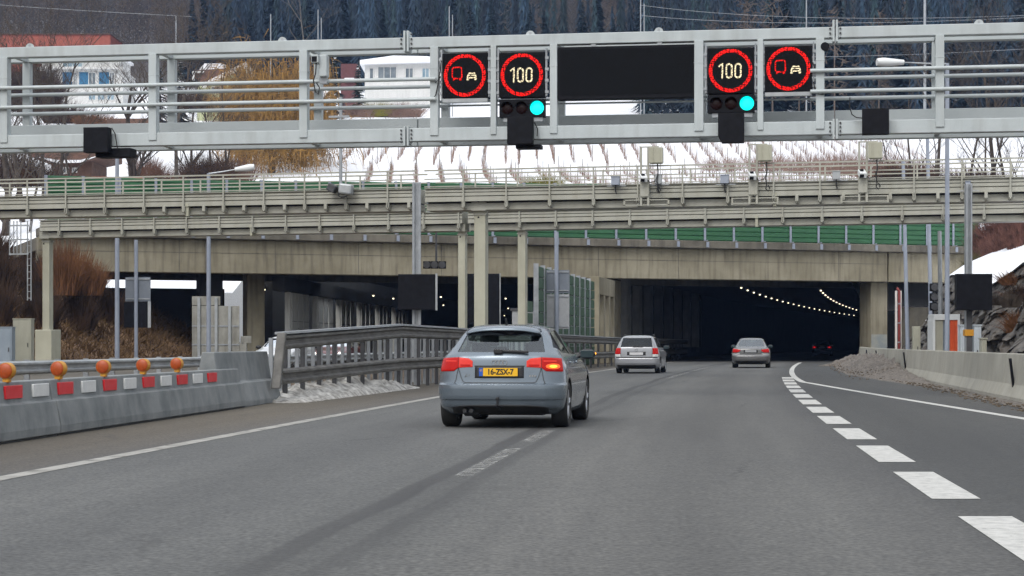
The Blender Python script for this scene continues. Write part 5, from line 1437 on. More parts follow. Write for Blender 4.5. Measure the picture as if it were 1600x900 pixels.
# spoiler, wiper, aerial
def spo(i, j):
    x = -.525+1.05*i; c = [(.66, 1.398), (.50, 1.383), (.405, 1.352), (.40, 1.340), (.44, 1.333), (.54, 1.333)]; k = min(4, int(j*5)); f = j*5-k
    y = c[k][0]+(c[k+1][0]-c[k][0])*f; z = c[k][1]+(c[k+1][1]-c[k][1])*f
    return (x*(1-.06*(1-j)), y+.10*(x/.525)**2, z-.05*(abs(x)/.525)**3)
mb = MB(); mb.grid(spo, 20, 10); o = part('roof_spoiler', mb, SP['paint'], hatch, smooth=50, fix=False); sd = o.modifiers.new('thick', 'SOLIDIFY'); sd.thickness = .012
mb = MB(); mb.prism([(-.53, 1.262)]+[(-.53+1.06*k/10, 1.262) for k in range(1, 10)]+[(.53, 1.262)]+[(.505-1.01*k/10, 1.333) for k in range(11)], lambda a, b, d: (a, d+(b-1.262)*.2+.20*(a/.5)**4, b), .437, .50); part('spoiler_shade_bar', mb, M['black'], hatch, bevel=.01)  # black bar: spoiler shade and dark upper glass put in as colour
mb = MB(); mb.cb((.17, .165, 1.045), (.44, .05, .035), ry=R_(2)); mb.cb((-.02, .145, 1.045), (.12, .07, .06)); part('rear_wiper', mb, M['trim'], hatch, bevel=.01)
mb = MB(); mb.tube([(0, .82, 1.40), (.0, .79, 1.47), (0, .74, 1.50)], [.022, .012, .006], 8); part('aerial', mb, M['trim'], hatch, smooth=True)
# lower bumper, exhaust, tow ball
patch(sh, hatch, 'bumper_valance', M['trim'], -.66, .66, lambda x: .192, lambda x: .322-.04*(abs(x)/.66)**4, off=.004, nu=24, mirror=False, thick=.01)
mb = MB(); mb.tube([(-.50, .30, .235), (-.30, .30, .235)], .075, 12); part('silencer', mb, M['trim'], hatch, smooth=True)
mb = MB()
for x in (-.47, -.38): mb.tube([(x, .06, .24), (x, .3, .24)], .028, 10)
part('exhaust_pipe', mb, M['trim'], hatch, smooth=True)
mb = MB(); mb.tube([(0, .2, .26), (0, -.03, .28), (0, -.075, .33), (0, -.075, .39)], .018, 8); mb.lathe([(.001, -.03), (.022, -.018), (.026, 0), (.022, .018), (.001, .03)], (0, -.075, .41), n=12); part('tow_ball', mb, M['trim'], hatch, smooth=True)
mb = MB(); W = sh.side(2.62, .97); mb.cb((W+.255, 2.66, 1.005), (.02, .06, .03)); part('mirror_indicator', mb, M['blink'], hatch, bevel=.008)
# ---------------------------------------------------------------- silver estate
Yg = 74.6; gx = (994-800)/F*Yg; est = thing('estate_car', 'silver estate car with red and white tail lamps, second car ahead in the left lane', 'car', (gx, Yg, 0), -math.atan(CD(76))-R_(1.2))
SE = dict(paint=paint('bright_silver_paint', (.33, .34, .36), metal=.35, rough=.35), glass=M['glass_dark'], flat=.70, Rr=.24, bow=.04,
  W=[(.19, .78), (.28, .84), (.45, .86), (.60, .865), (.75, .86), (.88, .84), (.96, .81), (1.0, .785), (1.15, .725), (1.3, .655), (1.38, .61), (1.43, .54), (1.465, .42), (1.475, .28)],
  yr=[(.19, .22), (.26, .10), (.34, .03), (.42, .0), (.56, .0), (.60, .02), (.62, .055), (.80, .07), (.98, .09), (1.05, .13), (1.20, .24), (1.35, .36), (1.41, .42), (1.45, .52), (1.475, .75)],
  yf=[(.19, 4.1), (.4, 4.38), (.65, 4.35), (.78, 4.15), (.9, 3.6), (.98, 3.2), (1.05, 3.05), (1.2, 2.75), (1.35, 2.4), (1.44, 2.15), (1.475, 1.8)],
  belt=.98, floor=.42, cowl=3.05, rw_bot=.62, rw_top=.54, rw_z0=1.02, rw_z1=1.37, rw_depth=.6, wsc=(.62, .5, 1.02, 1.38, 2.1),
  sidewin=[[(.42, 1.03), (1.0, 1.01), (1.0, 1.37), (.6, 1.35)], [(1.06, 1.005), (1.85, 1.0), (1.85, 1.39), (1.06, 1.375)], [(1.92, 1.0), (2.8, .995), (2.4, 1.3), (2.25, 1.385), (1.92, 1.39)]],
  wr=.31, tw=.20, track=.75, axles=(.92, 3.435), seat=1.95, rseat=1.1, mirror=(2.65, 1.0), seams=(1.03, 1.88), handles=(1.2, 2.05), mirror_paint=M['trim'])
sh2, b2 = build_car(est, SE)
wrap(sh2, est, 'tail_lamp', M['tail_red'], .62, .88, lambda q: .745, lambda q: .985, off=.008)
wrap(sh2, est, 'reversing_lamp', M['lamp_clear'], .62, .88, lambda q: .645, lambda q: .74, off=.008)
patch(sh2, est, 'bumper_strip', M['trim'], -.80, .80, lambda x: .598, lambda x: .635, off=.006, nu=24, mirror=False)
patch(sh2, est, 'bumper_valance', M['trim'], -.74, .74, lambda x: .195, lambda x: .33, off=.006, nu=24, mirror=False)
patch(sh2, est, 'plate_recess', M['trim'], -.36, .36, lambda x: .70, lambda x: .84, off=.003, mirror=False, thick=.004)
mb = MB(); mb.lb(-.26, .26, .035, .06, .715, .815); pl = part('number_plate', mb, M['plate_w'], est, bevel=.004)
text_part('plate_text', 'ZH 48 215', .09, M['ink'], pl, (0, .033, .765), sx=.8, ext=.0008) if False else None
mb = MB(); ribbon(mb, circ(.05, 20, 0, .90), .012, y=sh2.rear(0, .9)-.002, d=.008, closed=True); part('emblem', mb, M['chrome'], est)
for sx in (-1, 1): mb = MB(); mb.tube([(sx*.56, .7, 1.47), (sx*.55, 1.3, 1.50), (sx*.54, 2.2, 1.48)], .014, 6); part('roof_rail', mb, M['trim'], est, smooth=True)
seam(sh2, est, 'tailgate_seam', [(-.61, 1.0), (-.60, .66), (-.56, .637), (.56, .637), (.60, .66), (.61, 1.0)], wd=.012)
mb = MB(); mb.cb((.05, .10, 1.035), (.4, .04, .03)); part('rear_wiper', mb, M['trim'], est, bevel=.008)
# ---------------------------------------------------------------- grey saloon
def saloon(label, Y, u, group=None, light=False, pm='saloon_paint'):
    x = (u-800)/F*Y
    sal = thing('saloon_car', label, 'car', (x, Y, 0), -math.atan(CD(Y+1))+R_(.6))
    SS = dict(paint=M[pm], glass=M.setdefault('glass_green', glass_mat('green_car_glass', (.70, .84, .78), ior=2.6)), flat=.62, Rr=.36, bow=.06,
      W=[(.19, .80), (.28, .86), (.45, .89), (.60, .905), (.74, .90), (.86, .87), (.93, .83), (.97, .79), (1.0, .76), (1.15, .70), (1.28, .63), (1.36, .57), (1.41, .46), (1.43, .28)],
      yr=[(.19, .24), (.27, .10), (.36, .02), (.44, .0), (.55, .0), (.60, .03), (.64, .07), (.80, .08), (.90, .10), (.945, .16), (.965, .45), (.98, .62), (1.02, .74), (1.15, .98), (1.28, 1.22), (1.36, 1.40), (1.41, 1.62), (1.43, 1.9)],
      yf=[(.19, 4.2), (.4, 4.55), (.65, 4.52), (.8, 4.3), (.9, 3.8), (.96, 3.45), (1.05, 3.25), (1.2, 2.95), (1.33, 2.6), (1.41, 2.35), (1.43, 2.2)],
      belt=.985, floor=.42, cowl=3.2, shelf=.75, rw_bot=.61, rw_top=.52, rw_z0=1.015, rw_z1=1.335, rw_depth=1.5, wsc=(.62, .5, 1.03, 1.34, 2.3),
      sidewin=[[(1.05, 1.03), (1.95, 1.01), (1.95, 1.34), (1.45, 1.31)], [(2.02, 1.01), (3.0, 1.0), (2.6, 1.3), (2.02, 1.345)]],
      wr=.32, tw=.21, track=.78, axles=(.98, 3.70), seat=2.25, rseat=1.35, mirror=(2.85, 1.02), seams=(1.3, 1.98), handles=(1.35, 2.2), mirror_paint=M['trim'])
    s3, b3 = build_car(sal, SS)
    tl = wrap(s3, sal, 'tail_lamp', M['tail_red'], .50, .95, lin((.5, .80), (.62, .735), (.95, .735)), lin((.5, .87), (.95, .93)), off=.008)
    if light: wrap(s3, tl[0], 'lit_lamp', M['lit_red'], .62, .74, lambda q: .79, lambda q: .86, off=.014)
    wrap(s3, sal, 'lamp_strip', M['lamp_clear'], .52, .95, lambda q: .645, lambda q: .675, off=.006)
    patch(s3, sal, 'bumper_valance', M['trim'], -.72, .72, lambda x: .195, lambda x: .35, off=.006, nu=24, mirror=False)
    patch(s3, sal, 'plate_recess', M['trim'], -.33, .33, lambda x: .73, lambda x: .86, off=.003, mirror=False, thick=.004)
    mb = MB(); mb.lb(-.26, .26, .05, .075, .745, .845); pl = part('number_plate', mb, M['sign_pale'], sal, bevel=.004)
    mb = MB(); ribbon(mb, circ(.04, 20, 0, .90), .012, y=s3.rear(0, .9)-.002, d=.008, closed=True); part('emblem', mb, M['chrome'], sal)
    seam(s3, sal, 'boot_seam', [(-.50, .93), (-.49, .72), (-.46, .69), (.46, .69), (.49, .72), (.50, .93)], wd=.012)
    return sal
M['saloon_paint'] = paint('grey_gold_silver_paint', (.13, .13, .13), metal=.35, rough=.35); M['dark_paint'] = paint('black_paint', (.006, .006, .007), metal=0, rough=.5)
M['lit_red'] = mat('lit_red_tail_lamp', (.5, .01, .01), emit=(1, .015, .02), estr=.8)
saloon('grey saloon with pale green rear glass, middle lane at the tunnel mouth', 91.6, 1173)
dk_ = saloon('unlit saloon deep inside the dark tunnel showing two red tail lamps', 178, 1284, light=True, pm='dark_paint')
# ---------------------------------------------------------------- cars on the opposite carriageway, seen between the guardrail posts
def oncoming(u, Y, paint_, label, lit=True):
    x = (u-800)/F*Y; t = thing('oncoming_car', label, 'car', (x, Y, 0), PI-math.atan(CD(Y)), 'cars on the opposite carriageway')
    s4 = dict(SE); s4['paint'] = paint_; s4['glass'] = M['glass_dark']
    shx, bx = build_car(t, s4)
    fl = s4['yf']
    for sx in (-1, 1):
        mb = MB(); mb.lathe([(.10, 4.27), (.09, 4.36), (.04, 4.40)], (sx*.62, 0, .66), axis='Y', n=14); part('headlamp', mb, M['head_lit'] if lit else M['lamp_clear'], t, smooth=True)
    mb = MB(); mb.lb(-.4, .4, 4.3, 4.41, .5, .62); part('grille', mb, M['trim'], t)
    return t
M['head_lit'] = mat('lit_headlamp', (.8, .8, .8), emit=(1, .95, .85), estr=3)
oncoming(462, 86, paint('white_paint_car', (.66, .67, .68), metal=.0), 'white oncoming car seen through the left end of the dark guardrail')
oncoming(545, 95, paint('red_paint_car', (.10, .012, .012), metal=.0), 'red oncoming car seen through the middle of the dark guardrail')
mb = MB(); 
# ================================================================ houses on the slope
M['wall_white'] = mat('white_render', (.60, .60, .58), (.68, .68, .66), rough=.85, scale=.4, streak=.25)
M['wall_yellow'] = mat('pale_green_render', (.42, .45, .26), (.50, .52, .32), rough=.85, scale=.4)
M['wall_brown'] = mat('brown_timber_wall', (.09, .05, .035), (.15, .085, .06), rough=.85, scale=1.5)
M['roof_brown'] = mat('brown_tile_roof', (.10, .055, .04), (.17, .095, .07), rough=.85, scale=2, stretch=(1, 1, 5))
M['brick_red'] = mat('brick_red_cladding', (.33, .085, .055), (.42, .12, .08), rough=.8, scale=1.2, streak=.35, streakc=(.24, .06, .04))
M['shutter_blue'] = mat('blue_shutter', (.02, .12, .24), (.03, .16, .30), rough=.6, scale=2, stretch=(1, 1, 20))
M['pane'] = mat('window_pane', (.10, .13, .15), (.20, .23, .25), rough=.08, scale=.6)
M['pane_blue'] = mat('blue_tinted_pane', (.16, .26, .33), (.30, .40, .46), rough=.08, scale=.8)
class Site:
    """a picture rectangle at distance Y turned into local metres"""
    def __init__(s, u, Y): s.u, s.Y, s.x = u, Y, (u-800)/F*Y
    def X(s, u): return (u-800)/F*s.Y-s.x
    def z(s, v): return H+(V0-v)/F*s.Y
def window(t, S, u0, u1, v0, v1, pane='pane', frame='wall_white', y=0.0, bars=1, name='window'):
    mb = MB(); x0, x1, z0, z1 = S.X(u0), S.X(u1), S.z(v1), S.z(v0); f = .12
    mb.lb(x0, x0+f, y-.10, y-.002, z0, z1); mb.lb(x1-f, x1, y-.10, y-.002, z0, z1); mb.lb(x0+f, x1-f, y-.10, y-.002, z0, z0+f); mb.lb(x0+f, x1-f, y-.10, y-.002, z1-f, z1)
    for k in range(bars): xm = x0+(x1-x0)*(k+1)/(bars+1); mb.lb(xm-.05, xm+.05, y-.095, y-.003, z0+f, z1-f)
    w_ = part(name, mb, M[frame], t)
    mb = MB(); mb.lb(x0+f, x1-f, y-.04, y-.001, z0+f, z1-f); part('pane', mb, M[pane], w_); return w_
def shutter(t, S, u0, u1, v0, v1, y=0.0):
    mb = MB(); mb.lb(S.X(u0), S.X(u1), y-.13, y-.05, S.z(v1), S.z(v0)); part('shutter', mb, M['shutter_blue'], t)
# white house with blue shutters
S = Site(130, 330); t = thing('white_house', 'white flat-fronted house with blue shutters on the left slope', 'house', (S.x, 330, 0))
zb = T(S.x, 330)-3
mb = MB(); mb.lb(S.X(72), S.X(192), 0, 11, zb, S.z(109)); part('wall', mb, M['wall_white'], t)
mb = MB(); mb.lb(S.X(62), S.X(184), 1.2, 11, S.z(109)+.3, S.z(88)); part('upper_wall', mb, M['wall_white'], t)
mb = MB(); mb.prism([(S.X(60), S.z(109)), (S.X(186), S.z(109)), (S.X(193), S.z(113)), (S.X(194), S.z(105.5)), (S.X(60), S.z(105.5))], lambda a, b, d: (a, d, b), -1.0, 1.3); part('balcony_slab', mb, M['wall_white'], t)
mb = MB(); mb.lb(S.X(58), S.X(188), .4, 11.5, S.z(88), S.z(84)); part('roof', mb, M['snow'], t)
window(t, S, 95, 127, 96, 105, 'pane_blue', y=1.2, bars=3)
for u0, u1, s0, s1 in ((114, 121, 98, 112.5), (138, 150, 124, 138), (171, 179, 155, 170.5)):
    window(t, S, u0, u1, 113, 134, 'pane'); shutter(t, S, s0, s1, 113, 135)
window(t, S, 82, 91, 114, 139, 'pane')
for u0, u1 in ((138, 150), (152, 164), (167, 179)): window(t, S, u0, u1, 143, 157, 'pane_blue')
# brick-red building behind it
S = Site(90, 430); t = thing('red_building', 'long brick-red building behind the forest edge at the upper left', 'building', (S.x, 430, 0))
mb = MB(); mb.lb(S.X(-60), S.X(172.5), 0, 14, T(S.x, 430)-4, S.z(54)); part('wall', mb, M['brick_red'], t)
mb = MB(); mb.lb(S.X(-60), S.X(173), -.3, 14, S.z(54), S.z(52.7)); part('roof_edge', mb, M['roof_brown'], t)
mb = MB(); mb.lathe([(.4, S.z(52.7)), (.4, S.z(50)), (.1, S.z(49.5))], (S.X(125), 2, 0), n=10); part('vent', mb, M['galv'], t)
# white house with snowy hipped roof
S = Site(630, 330); t = thing('hipped_house', 'white house under a thick snow-covered hipped roof in the middle of the slope', 'house', (S.x, 330, 0)); zb = T(S.x, 330)-3
mb = MB(); mb.lb(S.X(570), S.X(700), 0, 10, zb, S.z(98)); part('wall', mb, M['wall_white'], t)
mb = MB(); x0, x1, x2, x3 = S.X(563), S.X(612), S.X(665), S.X(706); z0, z1 = S.z(98), S.z(85)
mb.add([(x0, -1, z0-.4), (x3, -1, z0), (x3, 11, z0), (x0, 11, z0-.4), (x1, 4, z1+.4), (x2, 4, z1+.3), (x2, 6, z1), (x1, 6, z1), (x0, -1, z0+.3), (x3, -1, z0+.5), (x3, 11, z0+.5), (x0, 11, z0+.3)], [(0, 3, 2, 1), (0, 1, 9, 8), (1, 2, 10, 9), (2, 3, 11, 10), (3, 0, 8, 11), (8, 9, 5, 4), (9, 10, 6, 5), (10, 11, 7, 6), (11, 8, 4, 7), (4, 5, 6, 7)]); part('roof', mb, M['snow'], t)
window(t, S, 590, 620, 104, 126, 'pane', bars=2); window(t, S, 633, 646, 106, 126, 'pane', bars=1); window(t, S, 659, 671, 106, 124, 'pane_blue', bars=1); window(t, S, 577, 584, 106, 124, 'pane', bars=0)
# gabled house with snow on its roof
S = Site(335, 285); t = thing('gabled_house', 'pale green house with a steep snow-edged gable roof beside the orange tree', 'house', (S.x, 285, 0)); zb = T(S.x, 285)-3
mb = MB(); mb.prism([(S.X(308), zb), (S.X(308), S.z(131)), (S.X(352), S.z(112)), (S.X(396), S.z(128)), (S.X(396), zb)], lambda a, b, d: (a, d, b), 0, 9); part('wall', mb, M['wall_yellow'], t)
mb = MB(); a0, a1, a2 = (S.X(316), S.z(133)), (S.X(386), S.z(98)), (S.X(402), S.z(128))
for (p, q) in ((a0, a1),):
    mb.prism([p, q, (q[0], q[1]-.55), (p[0]+.2, p[1]-.55)], lambda a, b, d: (a, d, b), -1.2, 9.5)
part('roof_edge', mb, M['pink'], t)
mb = MB(); mb.prism([(S.X(303), S.z(111)), (S.X(316), S.z(96)), (S.X(346), S.z(96)), (S.X(358), S.z(107))], lambda a, b, d: (a, d, b), 2, 12); part('roof', mb, M['snow'], t)
mb = MB(); mb.prism([(S.X(302), S.z(118)), (S.X(303), S.z(111)), (S.X(358), S.z(107)), (S.X(350), S.z(114)), (S.X(320), S.z(131)), (S.X(308), S.z(126))], lambda a, b, d: (a, d, b), -.5, 12); part('lower_roof', mb, M['roof_brown'], t)
mb = MB(); mb.lb(S.X(302), S.X(305), -.8, -.4, S.z(126), S.z(113)); mb.lb(S.X(302), S.X(320), -.9, -.5, S.z(115), S.z(112.5)); part('balcony_rail', mb, M['wall_white'], t)
window(t, S, 330, 346, 135, 146, 'pane', bars=1)
# chalet low on the left
S = Site(120, 185); t = thing('chalet', 'dark brown timber house with a low roof and snowy eaves behind the noise barrier', 'house', (S.x, 185, 0)); zb = T(S.x, 185)-2
mb = MB(); mb.lb(S.X(80), S.X(143), 0, 7, zb, S.z(252)); part('wall', mb, M['wall_brown'], t)
mb = MB(); mb.prism([(S.X(50), S.z(232)), (S.X(50), S.z(246)), (S.X(94), S.z(254)), (S.X(130), S.z(254)), (S.X(168), S.z(246)), (S.X(168), S.z(226))], lambda a, b, d: (a, d, b), -1.2, 7); part('roof', mb, M['roof_brown'], t)
mb = MB(); mb.prism([(S.X(60), S.z(246)), (S.X(94), S.z(252)), (S.X(130), S.z(252)), (S.X(160), S.z(245)), (S.X(130), S.z(256)), (S.X(94), S.z(257))], lambda a, b, d: (a, d, b), -1.35, -1.21); part('snow_edge', mb, M['snow'], t)
window(t, S, 95, 108, 261, 272, 'pane', bars=2); window(t, S, 112, 121, 262, 270, 'pane', bars=1)
S = Site(165, 172); mb = MB(); mb.lb((112-800)/F*172, (222-800)/F*172, 172, 172.4, 12, S.z(276)); single('garden_wall', mb, M['brick_red'], 'low brick-red garden wall just above the green noise barrier on the left', 'wall')
# snow-covered sheds
for (u0, u1, v0, v1, Y, lab) in ((538, 553, 97, 124, 310, 'small dark red shed with a snow-white roof left of the hipped house'), (172, 232, 182, 196, 250, 'flat snow-covered garage roof below the shuttered house')):
    S = Site((u0+u1)/2, Y); t = thing('shed', lab, 'shed', (S.x, Y, 0))
    mb = MB(); mb.lb(S.X(u0-6), S.X(u1+6), .5, 5, T(S.x, Y)-2, S.z(v0)-.2); part('wall', mb, mat('dark_red_wall', (.10, .03, .035), (.14, .05, .05)) if Y > 300 else M['wall_brown'], t)
    mb = MB(); mb.prism([(0, S.z(v1)), (4.5, S.z(v0)), (4.5, S.z(v0)-.4), (0, S.z(v1)-.4)], lambda a, b, d: (d, a, b), S.X(u0), S.X(u1)); part('roof', mb, M['snow'], t)

# ================================================================ bare trees
def branches(rg, base, h, r0, levels=4, spread=.55, lean=(0, 0), kids_=(3, 5), up=.35, first=.3, shrink=.62):
    """list of (points, radii): trunk first"""
    out = []
    def grow(p, d, ln, r, lv):
        n = 4 if lv == levels else 3; pts = [p]; rs = [r]; q = p; dd = d
        for k in range(n):
            dd = (dd+Vector((rg.gauss(0, .10), rg.gauss(0, .10), rg.gauss(.04, .06)))).normalized(); q = q+dd*ln/n; pts.append(q); rs.append(max(.004, r*(1-.75*(k+1)/n)))
        out.append((pts, rs, lv))
        if lv == 0: return
        for c in range(rg.randint(*kids_)+(2 if lv == levels else 0)):
            f = first+(1-first)*rg.random() if lv == levels else .25+.75*rg.random()
            i = min(n-1, int(f*n)); pp = pts[i].lerp(pts[i+1], f*n-i)
            a = rg.uniform(0, 2*PI); side = Vector((math.cos(a), math.sin(a), 0)); nd = (d*(1-spread)+side*spread*1.3+Vector((0, 0, up))).normalized()
            grow(pp, nd, ln*shrink*rg.uniform(.7, 1.1), rs[i]*.55, lv-1)
    grow(Vector(base), Vector((lean[0], lean[1], 1)).normalized(), h, r0, levels)
    return out
def bare_tree(x, Y, h, r0, label, seed, group='bare trees above the barrier', levels=4, m='bark', mt=None, z=None, **kw):
    rg = random.Random(seed); z0 = T(x, Y)-.5 if z is None else z
    t = thing('bare_tree', label, 'tree', (x, Y, z0), 0, group)
    tr, cr = MB(), MB()
    for pts, rs, lv in branches(rg, (0, 0, 0), h, r0, levels, **kw):
        if lv >= levels-1: tr.tube(pts, rs, 6 if lv == levels else 4, cap=False)
        else: cr.tube(pts, [max(q, .008) for q in rs], 3, cap=False)
    part('trunk', tr, M[m], t, smooth=60, fix=False); part('crown', cr, M[mt or m], t, fix=False)
    return t
def at(u, Y): return (u-800)/F*Y
M['bark_grey'] = mat('grey_bark', (.10, .085, .07), (.17, .15, .125), rough=.9, scale=2)
left_trees = [(8, 150, 15, .34, 'thick dark bare tree at the far left picture edge, behind the toll rail'), (36, 158, 15, .26, 'dark bare tree second from the left picture edge'), (46, 152, 12, .12, 'thin straight bare sapling third from the left picture edge'),
    (66, 166, 13, .17, 'slim bare tree with a crooked side limb before the chalet wall'), (82, 160, 14, .2, 'bare tree rising in front of the left corner of the chalet'), (108, 155, 15, .13, 'thin bare tree crossing the middle of the chalet'),
    (212, 176, 11, .42, 'broken leaning pale trunk right of the chalet'), (274, 168, 15, .22, 'straight bare tree under the pale gantry post between chalet and orange tree'), (294, 178, 13, .17, 'twin bare tree left of the left street lamp head'), (330, 182, 12, .16, 'bushy bare tree behind the left street lamp'), (352, 190, 12, .15, 'bushy bare tree touching the orange tree on its left')]
for i, (u, Y, h, r, lab) in enumerate(left_trees): bare_tree(at(u, Y), Y, h, r, lab, 100+i, levels=4, spread=.5, lean=(random.uniform(-.06, .06), 0), first=.06, kids_=(4, 6), shrink=.5)
right_trees = [(1424, 178, 12, .13, 'bare tree nearest the last toll antenna on the right'), (1462, 172, 13, .20, 'dark double bare tree just left of the tall street lamp'), (1512, 180, 12, .14, 'bare tree with a forked limb right of the tall street lamp'),
    (1536, 176, 13, .12, 'slim bare tree between street lamp and the thick dark one'), (1558, 172, 14, .24, 'thick dark bare trunk near the right picture edge'), (1574, 180, 13, .15, 'bare tree right of the thick dark trunk'), (1596, 176, 13, .13, 'bare tree cut by the right picture edge'), (1392, 190, 9, .09, 'low reddish bare tree left of the others on the right')]
for i, (u, Y, h, r, lab) in enumerate(right_trees): bare_tree(at(u, Y), Y, h, r, lab, 200+i, levels=4, spread=.45, lean=(random.uniform(-.1, .1), 0), first=.06, kids_=(4, 5), shrink=.5)
# tall trees among the forest that stand out, pale limbs
for i, (u, Y, h, lab) in enumerate(((480, 400, 19, 'pale wide-branched bare tree against the dark firs above the gantry, left of middle'), (1110, 410, 21, 'pale bare tree against the dark firs above the right speed limit sign'), (930, 400, 17, 'brownish bare tree against the dark firs above the blank board'), (660, 395, 12, 'low brownish bare tree above the left lorry sign'), (1575, 330, 13, 'reddish bare tree seen through the right end of the gantry'), (1350, 350, 14, 'grey bare tree seen through the gantry beside the white lamp head'))):
    bare_tree(at(u, Y), Y, h, .24, lab, 300+i, group='bare trees before the firs', m='bark_grey', spread=.6)
# orange weeping tree
def willow(u, Y, hgt, rad, label, seed, n=6500):
    rg = random.Random(seed); x = at(u, Y); z0 = T(x, Y)-.5; t = thing('weeping_tree', label, 'tree', (x, Y, z0), 0)
    tr = MB(); 
    ends = []
    for k in range(9):
        a = rg.uniform(0, 2*PI); rr = rad*rg.uniform(.25, .75); tp = Vector((math.cos(a)*rr, math.sin(a)*rr, hgt*rg.uniform(.62, 1)))
        st = Vector((0, 0, hgt*rg.uniform(.15, .35))); md = st.lerp(tp, .5)+Vector((0, 0, hgt*.1)); tr.tube([st, md, tp], [.16, .1, .03], 5, cap=False); ends += [md.lerp(tp, f) for f in (.2, .5, .8, 1)]
    tr.tube([(0, 0, -.3), (.1, 0, hgt*.2), (0, .1, hgt*.4), (.1, 0, hgt*.95)], [.42, .34, .26, .05], 8, cap=False)
    ends += [Vector((rg.gauss(0, rad*.45), rg.gauss(0, rad*.45), hgt*rg.uniform(.14, .45))) for _ in range(18)]
    part('trunk', tr, M['bark'], t, smooth=60, fix=False)
    v, f = [], []
    for k in range(n):
        p = rg.choice(ends)+Vector((rg.gauss(0, rad*.30), rg.gauss(0, rad*.30), rg.gauss(-.4, hgt*.10)))
        o = len(v); wd = rg.uniform(.014, .038)
        if k % 5 < 3:                      # twigs every way, up and outwards
            d = Vector((p.x*.18+rg.gauss(0, .7), rg.gauss(0, .7), rg.gauss(.25, .6))).normalized(); ln = rg.uniform(.5, 1.5)
            m_ = p+d*ln*.5+Vector((rg.gauss(0, .08), 0, rg.gauss(0, .06))); e = p+d*ln+Vector((0, 0, -.12*ln))
            sx, sz = -d.z*wd, d.x*wd
            v += [(p.x-sx, p.y, p.z-sz), (p.x+sx, p.y, p.z+sz), (m_.x+sx, m_.y, m_.z+sz), (m_.x-sx, m_.y, m_.z-sz), (e.x, e.y, e.z)]
        else:                              # hanging withies
            ln = max(.4, p.z)*rg.uniform(.25, 1.0) if k % 5 == 3 else rg.uniform(1.0, 3.2)
            mid = p+Vector((p.x*.04+rg.gauss(0, .2), 0, -ln*.35)); e = p+Vector((p.x*.07+rg.gauss(0, .35), 0, -ln))
            v += [(p.x-wd, p.y, p.z), (p.x+wd, p.y, p.z), (mid.x+wd, mid.y, mid.z), (mid.x-wd, mid.y, mid.z), (e.x, e.y, e.z)]
        f += [(o, o+1, o+2, o+3), (o+3, o+2, o+4)]
    mb = MB(); mb.v = v; mb.f = f; mb.m = [0]*len(f)
    part('crown', mb, M['willow'], t, fix=False); return t
M['willow'] = mat('orange_brown_withies', (.06, .036, .014), (.38, .21, .055), rough=.85, scale=.9, contrast=(.32, .66))
willow(424, 205, 13.4, 5.0, 'big orange-brown weeping tree left of the vineyard, seen through and below the gantry', 11)
willow(474, 214, 10.5, 3.0, 'smaller pale orange weeping tree on the right flank of the big one', 12, 3000)
willow(378, 215, 10.0, 3.4, 'low brown weeping tree on the left flank of the big orange one', 13, 2600)
# conifers near the houses
def fir(x, Y, h, rad, label, seed, group='firs by the houses', z0=None, snow=.15):
    rg = random.Random(seed); z0 = T(x, Y)-.4 if z0 is None else z0; t = thing('fir_tree', label, 'tree', (x, Y, z0), 0, group)
    mb = MB(); mb.tube([(0, 0, 0), (0, 0, h)], [.22, .03], 6, cap=False); part('trunk', mb, M['bark'], t, fix=False)
    v, f, sv, sf = [], [], [], []
    L_ = int(h*2.6)
    for l in range(L_):
        q = l/L_; zz = h*(.08+.92*q); rr = rad*(1-q)**.85*rg.uniform(.8, 1.1)+.1
        for k in range(11):
            a = rg.uniform(0, 2*PI); r1 = rr*rg.uniform(.6, 1.05); dz = -r1*.32
            for m_ in range(3):
                a2 = a+rg.gauss(0, .22); f0 = rg.uniform(.15, .5); p0 = (math.cos(a)*r1*f0, math.sin(a)*r1*f0, zz+dz*f0); p1 = (math.cos(a2)*r1, math.sin(a2)*r1, zz+dz+rg.uniform(-.2, .1)); wd = .16*rad/2+.05
                nx, ny = -math.sin(a)*wd, math.cos(a)*wd; o = len(v); dst, fac = (sv, sf) if rg.random() < snow and m_ == 0 else (v, f); o = len(dst); up = .06 if dst is sv else 0
                dst += [(p0[0]+nx, p0[1]+ny, p0[2]+up), (p0[0]-nx, p0[1]-ny, p0[2]+up), (p1[0], p1[1], p1[2]+up)]; fac.append((o, o+1, o+2))
    mb = MB(); mb.v, mb.f, mb.m = v, f, [0]*len(f); part('crown', mb, M['fir'], t, fix=False)
    if sf: mb = MB(); mb.v, mb.f, mb.m = sv, sf, [0]*len(sf); part('snow_load', mb, M['snow'], t, fix=False)
    return t
M['fir'] = mat('dark_fir_needles', (.010, .022, .022), (.030, .055, .048), rough=.85, scale=.8)
fir(at(282, 270), 270, 10, 3.2, 'dark snow-dusted fir left of the gabled house', 21, snow=.3); fir(at(522, 290), 290, 12, 2.6, 'dark fir beside the gantry camera', 22); fir(at(560, 300), 300, 9, 2.4, 'dark fir against the left wall of the hipped house', 23); fir(at(250, 275), 275, 9, 2.6, 'dark fir hidden mostly by the second gantry post', 24)
